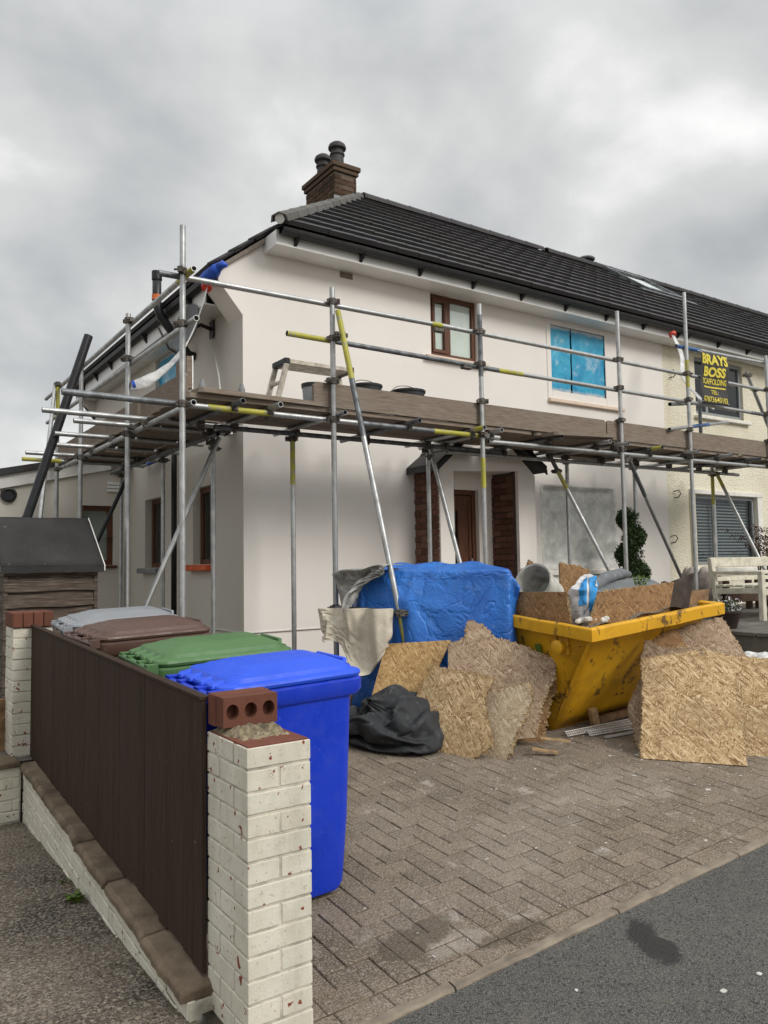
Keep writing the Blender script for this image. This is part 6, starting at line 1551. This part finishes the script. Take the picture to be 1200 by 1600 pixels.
text('BRAYS', 9.40, 4.105, .14, .53, bold=.045); text('BOSS', 9.40, 3.945, .135, .42, bold=.045); text('SCAFFOLDING', 9.405, 3.845, .08, .47, bold=.02)
text('TEL:', 9.405, 3.715, .055, .14, bold=.012); text('07873640103', 9.41, 3.605, .075, .50, bold=.012)
MB().grid(lambda u, v: (skew(9.18+.45*u, 3.80), bnf(9.18+.45*u, 3.80)-.006, 3.795+.02*v), 12, 1).build('rule', M['banner_ink'], bn)
for (x, z) in ((9.13, 4.25), (9.68, 4.25), (9.13, 3.60), (9.68, 3.60)): MB().path([(skew(x, z), bnf(x, z)-.005, z), (x, 6.03, z+.03), (x, 6.075, z)], .006, 6).build('tie', M['white'], bn, smooth=True)

# ------------------------------------------------------------------ front garden by the terrace
# spiral topiary
tpz = thing('spiral_topiary', (8.72, 6.9, .8), 'dark green spiral clipped topiary in front of the sheeted window', 'topiary')
rr = random.Random(21); m = MB(); st = MB()
for k in range(72):
    f = k/71; a = f*2*math.pi*2.4+.6; R_ = .115*(1-.35*f); z = 1.0+1.18*f; cx_, cy_ = 8.72+math.cos(a)*R_, 6.88+math.sin(a)*R_
    rad = .165*(1-.30*f); leaves(m, (cx_, cy_, z), (rad, rad, rad*.75), 240, .021, rr)
for k in range(1300):
    f = rr.random()**1.2; z = .98+1.2*f; q = .22*(1-.5*f)*math.sqrt(rr.random()); a = rr.uniform(0, 6.28)
    leaves(m, (8.72+q*math.cos(a), 6.88+q*math.sin(a), z), (.02, .02, .02), 3, .019, rr)
m.build('foliage', M['leaf_dark'], tpz)
MB().path([(8.72+.03*math.sin(k), 6.88, .85+k*.16) for k in range(9)], .02, 8).build('trunk', M['bark'], tpz, smooth=True)
MB().lathe([(.14, 0), (.19, .28), (.2, .3), (.18, .3), (.02, .27)], (8.72, 6.88, .8), 20).build('pot', M['pot'], tpz, auto=40)
# red leaved maple at the right edge
ac = thing('maple_shrub', (11.75, 6.75, .8), 'dark red leaved maple shrub behind the bench', 'shrub')
m = MB()
for k in range(60):
    c = (11.55+rr.gauss(.2, .28), 6.75+rr.gauss(0, .18), 1.75+rr.gauss(0, .14)); leaves(m, c, (.11, .11, .05), 26, .022, rr, 2.5)
m.build('foliage', M['leaf_red'], ac)
for k in range(7): MB().path([(11.75, 6.75, .8), (11.7+rr.uniform(-.1, .1), 6.75, 1.2), (11.7+rr.uniform(-.4, .4), 6.75+rr.uniform(-.2, .2), 1.7)], .012, 6).build('stem', M['bark'], ac, smooth=True)
# stone planter with petal rim
stn = thing('stone_planter', (9.4, 6.3, .8), 'grey stone planter with scalloped rim left of the bench', 'planter')
MB().lathe([(.20, 0), (.22, .05), (.17, .09), (.15, .2), (.22, .26), (.25, .30), (.25, .34), (.2, .34), (.02, .33)], (9.4, 6.3, .8), 24).build('base', M['stone_pot'], stn, auto=40)
for k in range(7):
    a = 2*math.pi*k/7+.3; cx_, cy_ = 9.4+.17*math.cos(a), 6.3+.17*math.sin(a)
    MB().lathe([(.07, 0), (.10, .08), (.085, .2), (.04, .29), (.005, .32)], (cx_, cy_, 1.13), 10).build('petal_block', M['stone_pot'], stn, auto=50)
# log edging posts
k = 0
for (x, y) in ((8.95, 6.55), (9.12, 6.9), (9.75, 6.3), (9.95, 6.3), (11.0, 6.6), (11.25, 6.6)):
    o = MB().lathe([(.05, 0), (.05, .42), (.04, .45), (.001, .465)], (x, y, .8), 14).build('edging_post', M['brown_post'], auto=50); ORG[o.name] = (0, 0, 0)
    tag(o, ('brown round topped log post next to the topiary, left one', 'brown round topped log post behind the topiary, right one', 'brown log post beside the stone planter, left one', 'brown log post beside the stone planter, right one', 'brown log post seen through the bench back, left one', 'brown log post seen through the bench back, right one')[k], 'post', 'log edging posts'); k += 1
o = MB().bar((9.5, 6.35, 1.0), (12.5, 6.45, 1.0), .06, .14).build('edging_rail', M['brown_post'], bevel=.01); tag(o, 'dark brown timber rail running behind the bench', 'edging')
# bench
bch = thing('garden_bench', (9.8, 5.55, .8), 'cream painted slatted garden bench cut off by the right edge', 'bench')
bx, by, bz = 8.98, 5.22, .8; BL = 1.5
def leg(name, p0, p1): MB().bar(p0, p1, .075, .06, (0, 1, 0)).build(name, M['bench'], bch, bevel=.006)
for xx in (bx, bx+BL):
    leg('leg', (xx, by, bz), (xx, by, bz+.55)); leg('leg', (xx, by+.56, bz), (xx, by+.66, bz+.75))
    MB().bar((xx, by-.03, bz+.572), (xx, by+.62, bz+.572), .08, .045).build('armrest', M['bench'], bch, bevel=.008)
    MB().bar((xx, by, bz+.36), (xx, by+.6, bz+.34), .05, .07).build('side_rail', M['bench'], bch, bevel=.005)
for k in range(5): MB().bar((bx-.02, by+.03+k*.125, bz+.41), (bx+BL+.02, by+.03+k*.125, bz+.41), .10, .03).build('seat_slat', M['bench'], bch, bevel=.006)
MB().bar((bx-.04, by+.655, bz+.70), (bx+BL+.04, by+.655, bz+.70), .045, .125).build('top_rail', M['bench'], bch, bevel=.008)
for k in range(2): MB().bar((bx, by+.60+.03*k, bz+.49+.07*k), (bx+BL, by+.60+.03*k, bz+.49+.07*k), .03, .05).build('back_slat', M['bench'], bch, bevel=.005)
MB().bar((bx, by+.02, bz+.34), (bx+BL, by+.02, bz+.34), .04, .08).build('front_rail', M['bench'], bch, bevel=.005)
# flower pot with white flowers
fp = thing('flower_pot', (7.80, 4.95, .8), 'dark plastic pot of white flowers at the terrace edge by the skip', 'flower pot')
MB().lathe([(.10, 0), (.15, .16), (.16, .17), (.16, .19), (.14, .19), (.02, .17)], (7.80, 4.95, .8), 20).build('pot', M['pot'], fp, auto=40)
m = MB(); leaves(m, (7.76, 4.95, 1.03), (.21, .18, .09), 420, .016, rr); m.build('foliage', M['leaf_dark'], fp)
m = MB(); leaves(m, (7.76, 4.93, 1.06), (.23, .19, .09), 170, .014, rr); m.build('flowers', M['petal'], fp)
# white bag lying in front of the terrace step
o = MB().grid(bagf(6.68, 3.95, .60, .17, .12, .10, 9, .05, (0, 0), 8), 28, 18).build('white_bag', M['bag_white'], smooth=False); tag(o, 'crumpled white plastic bag at the right edge below the terrace', 'bag')
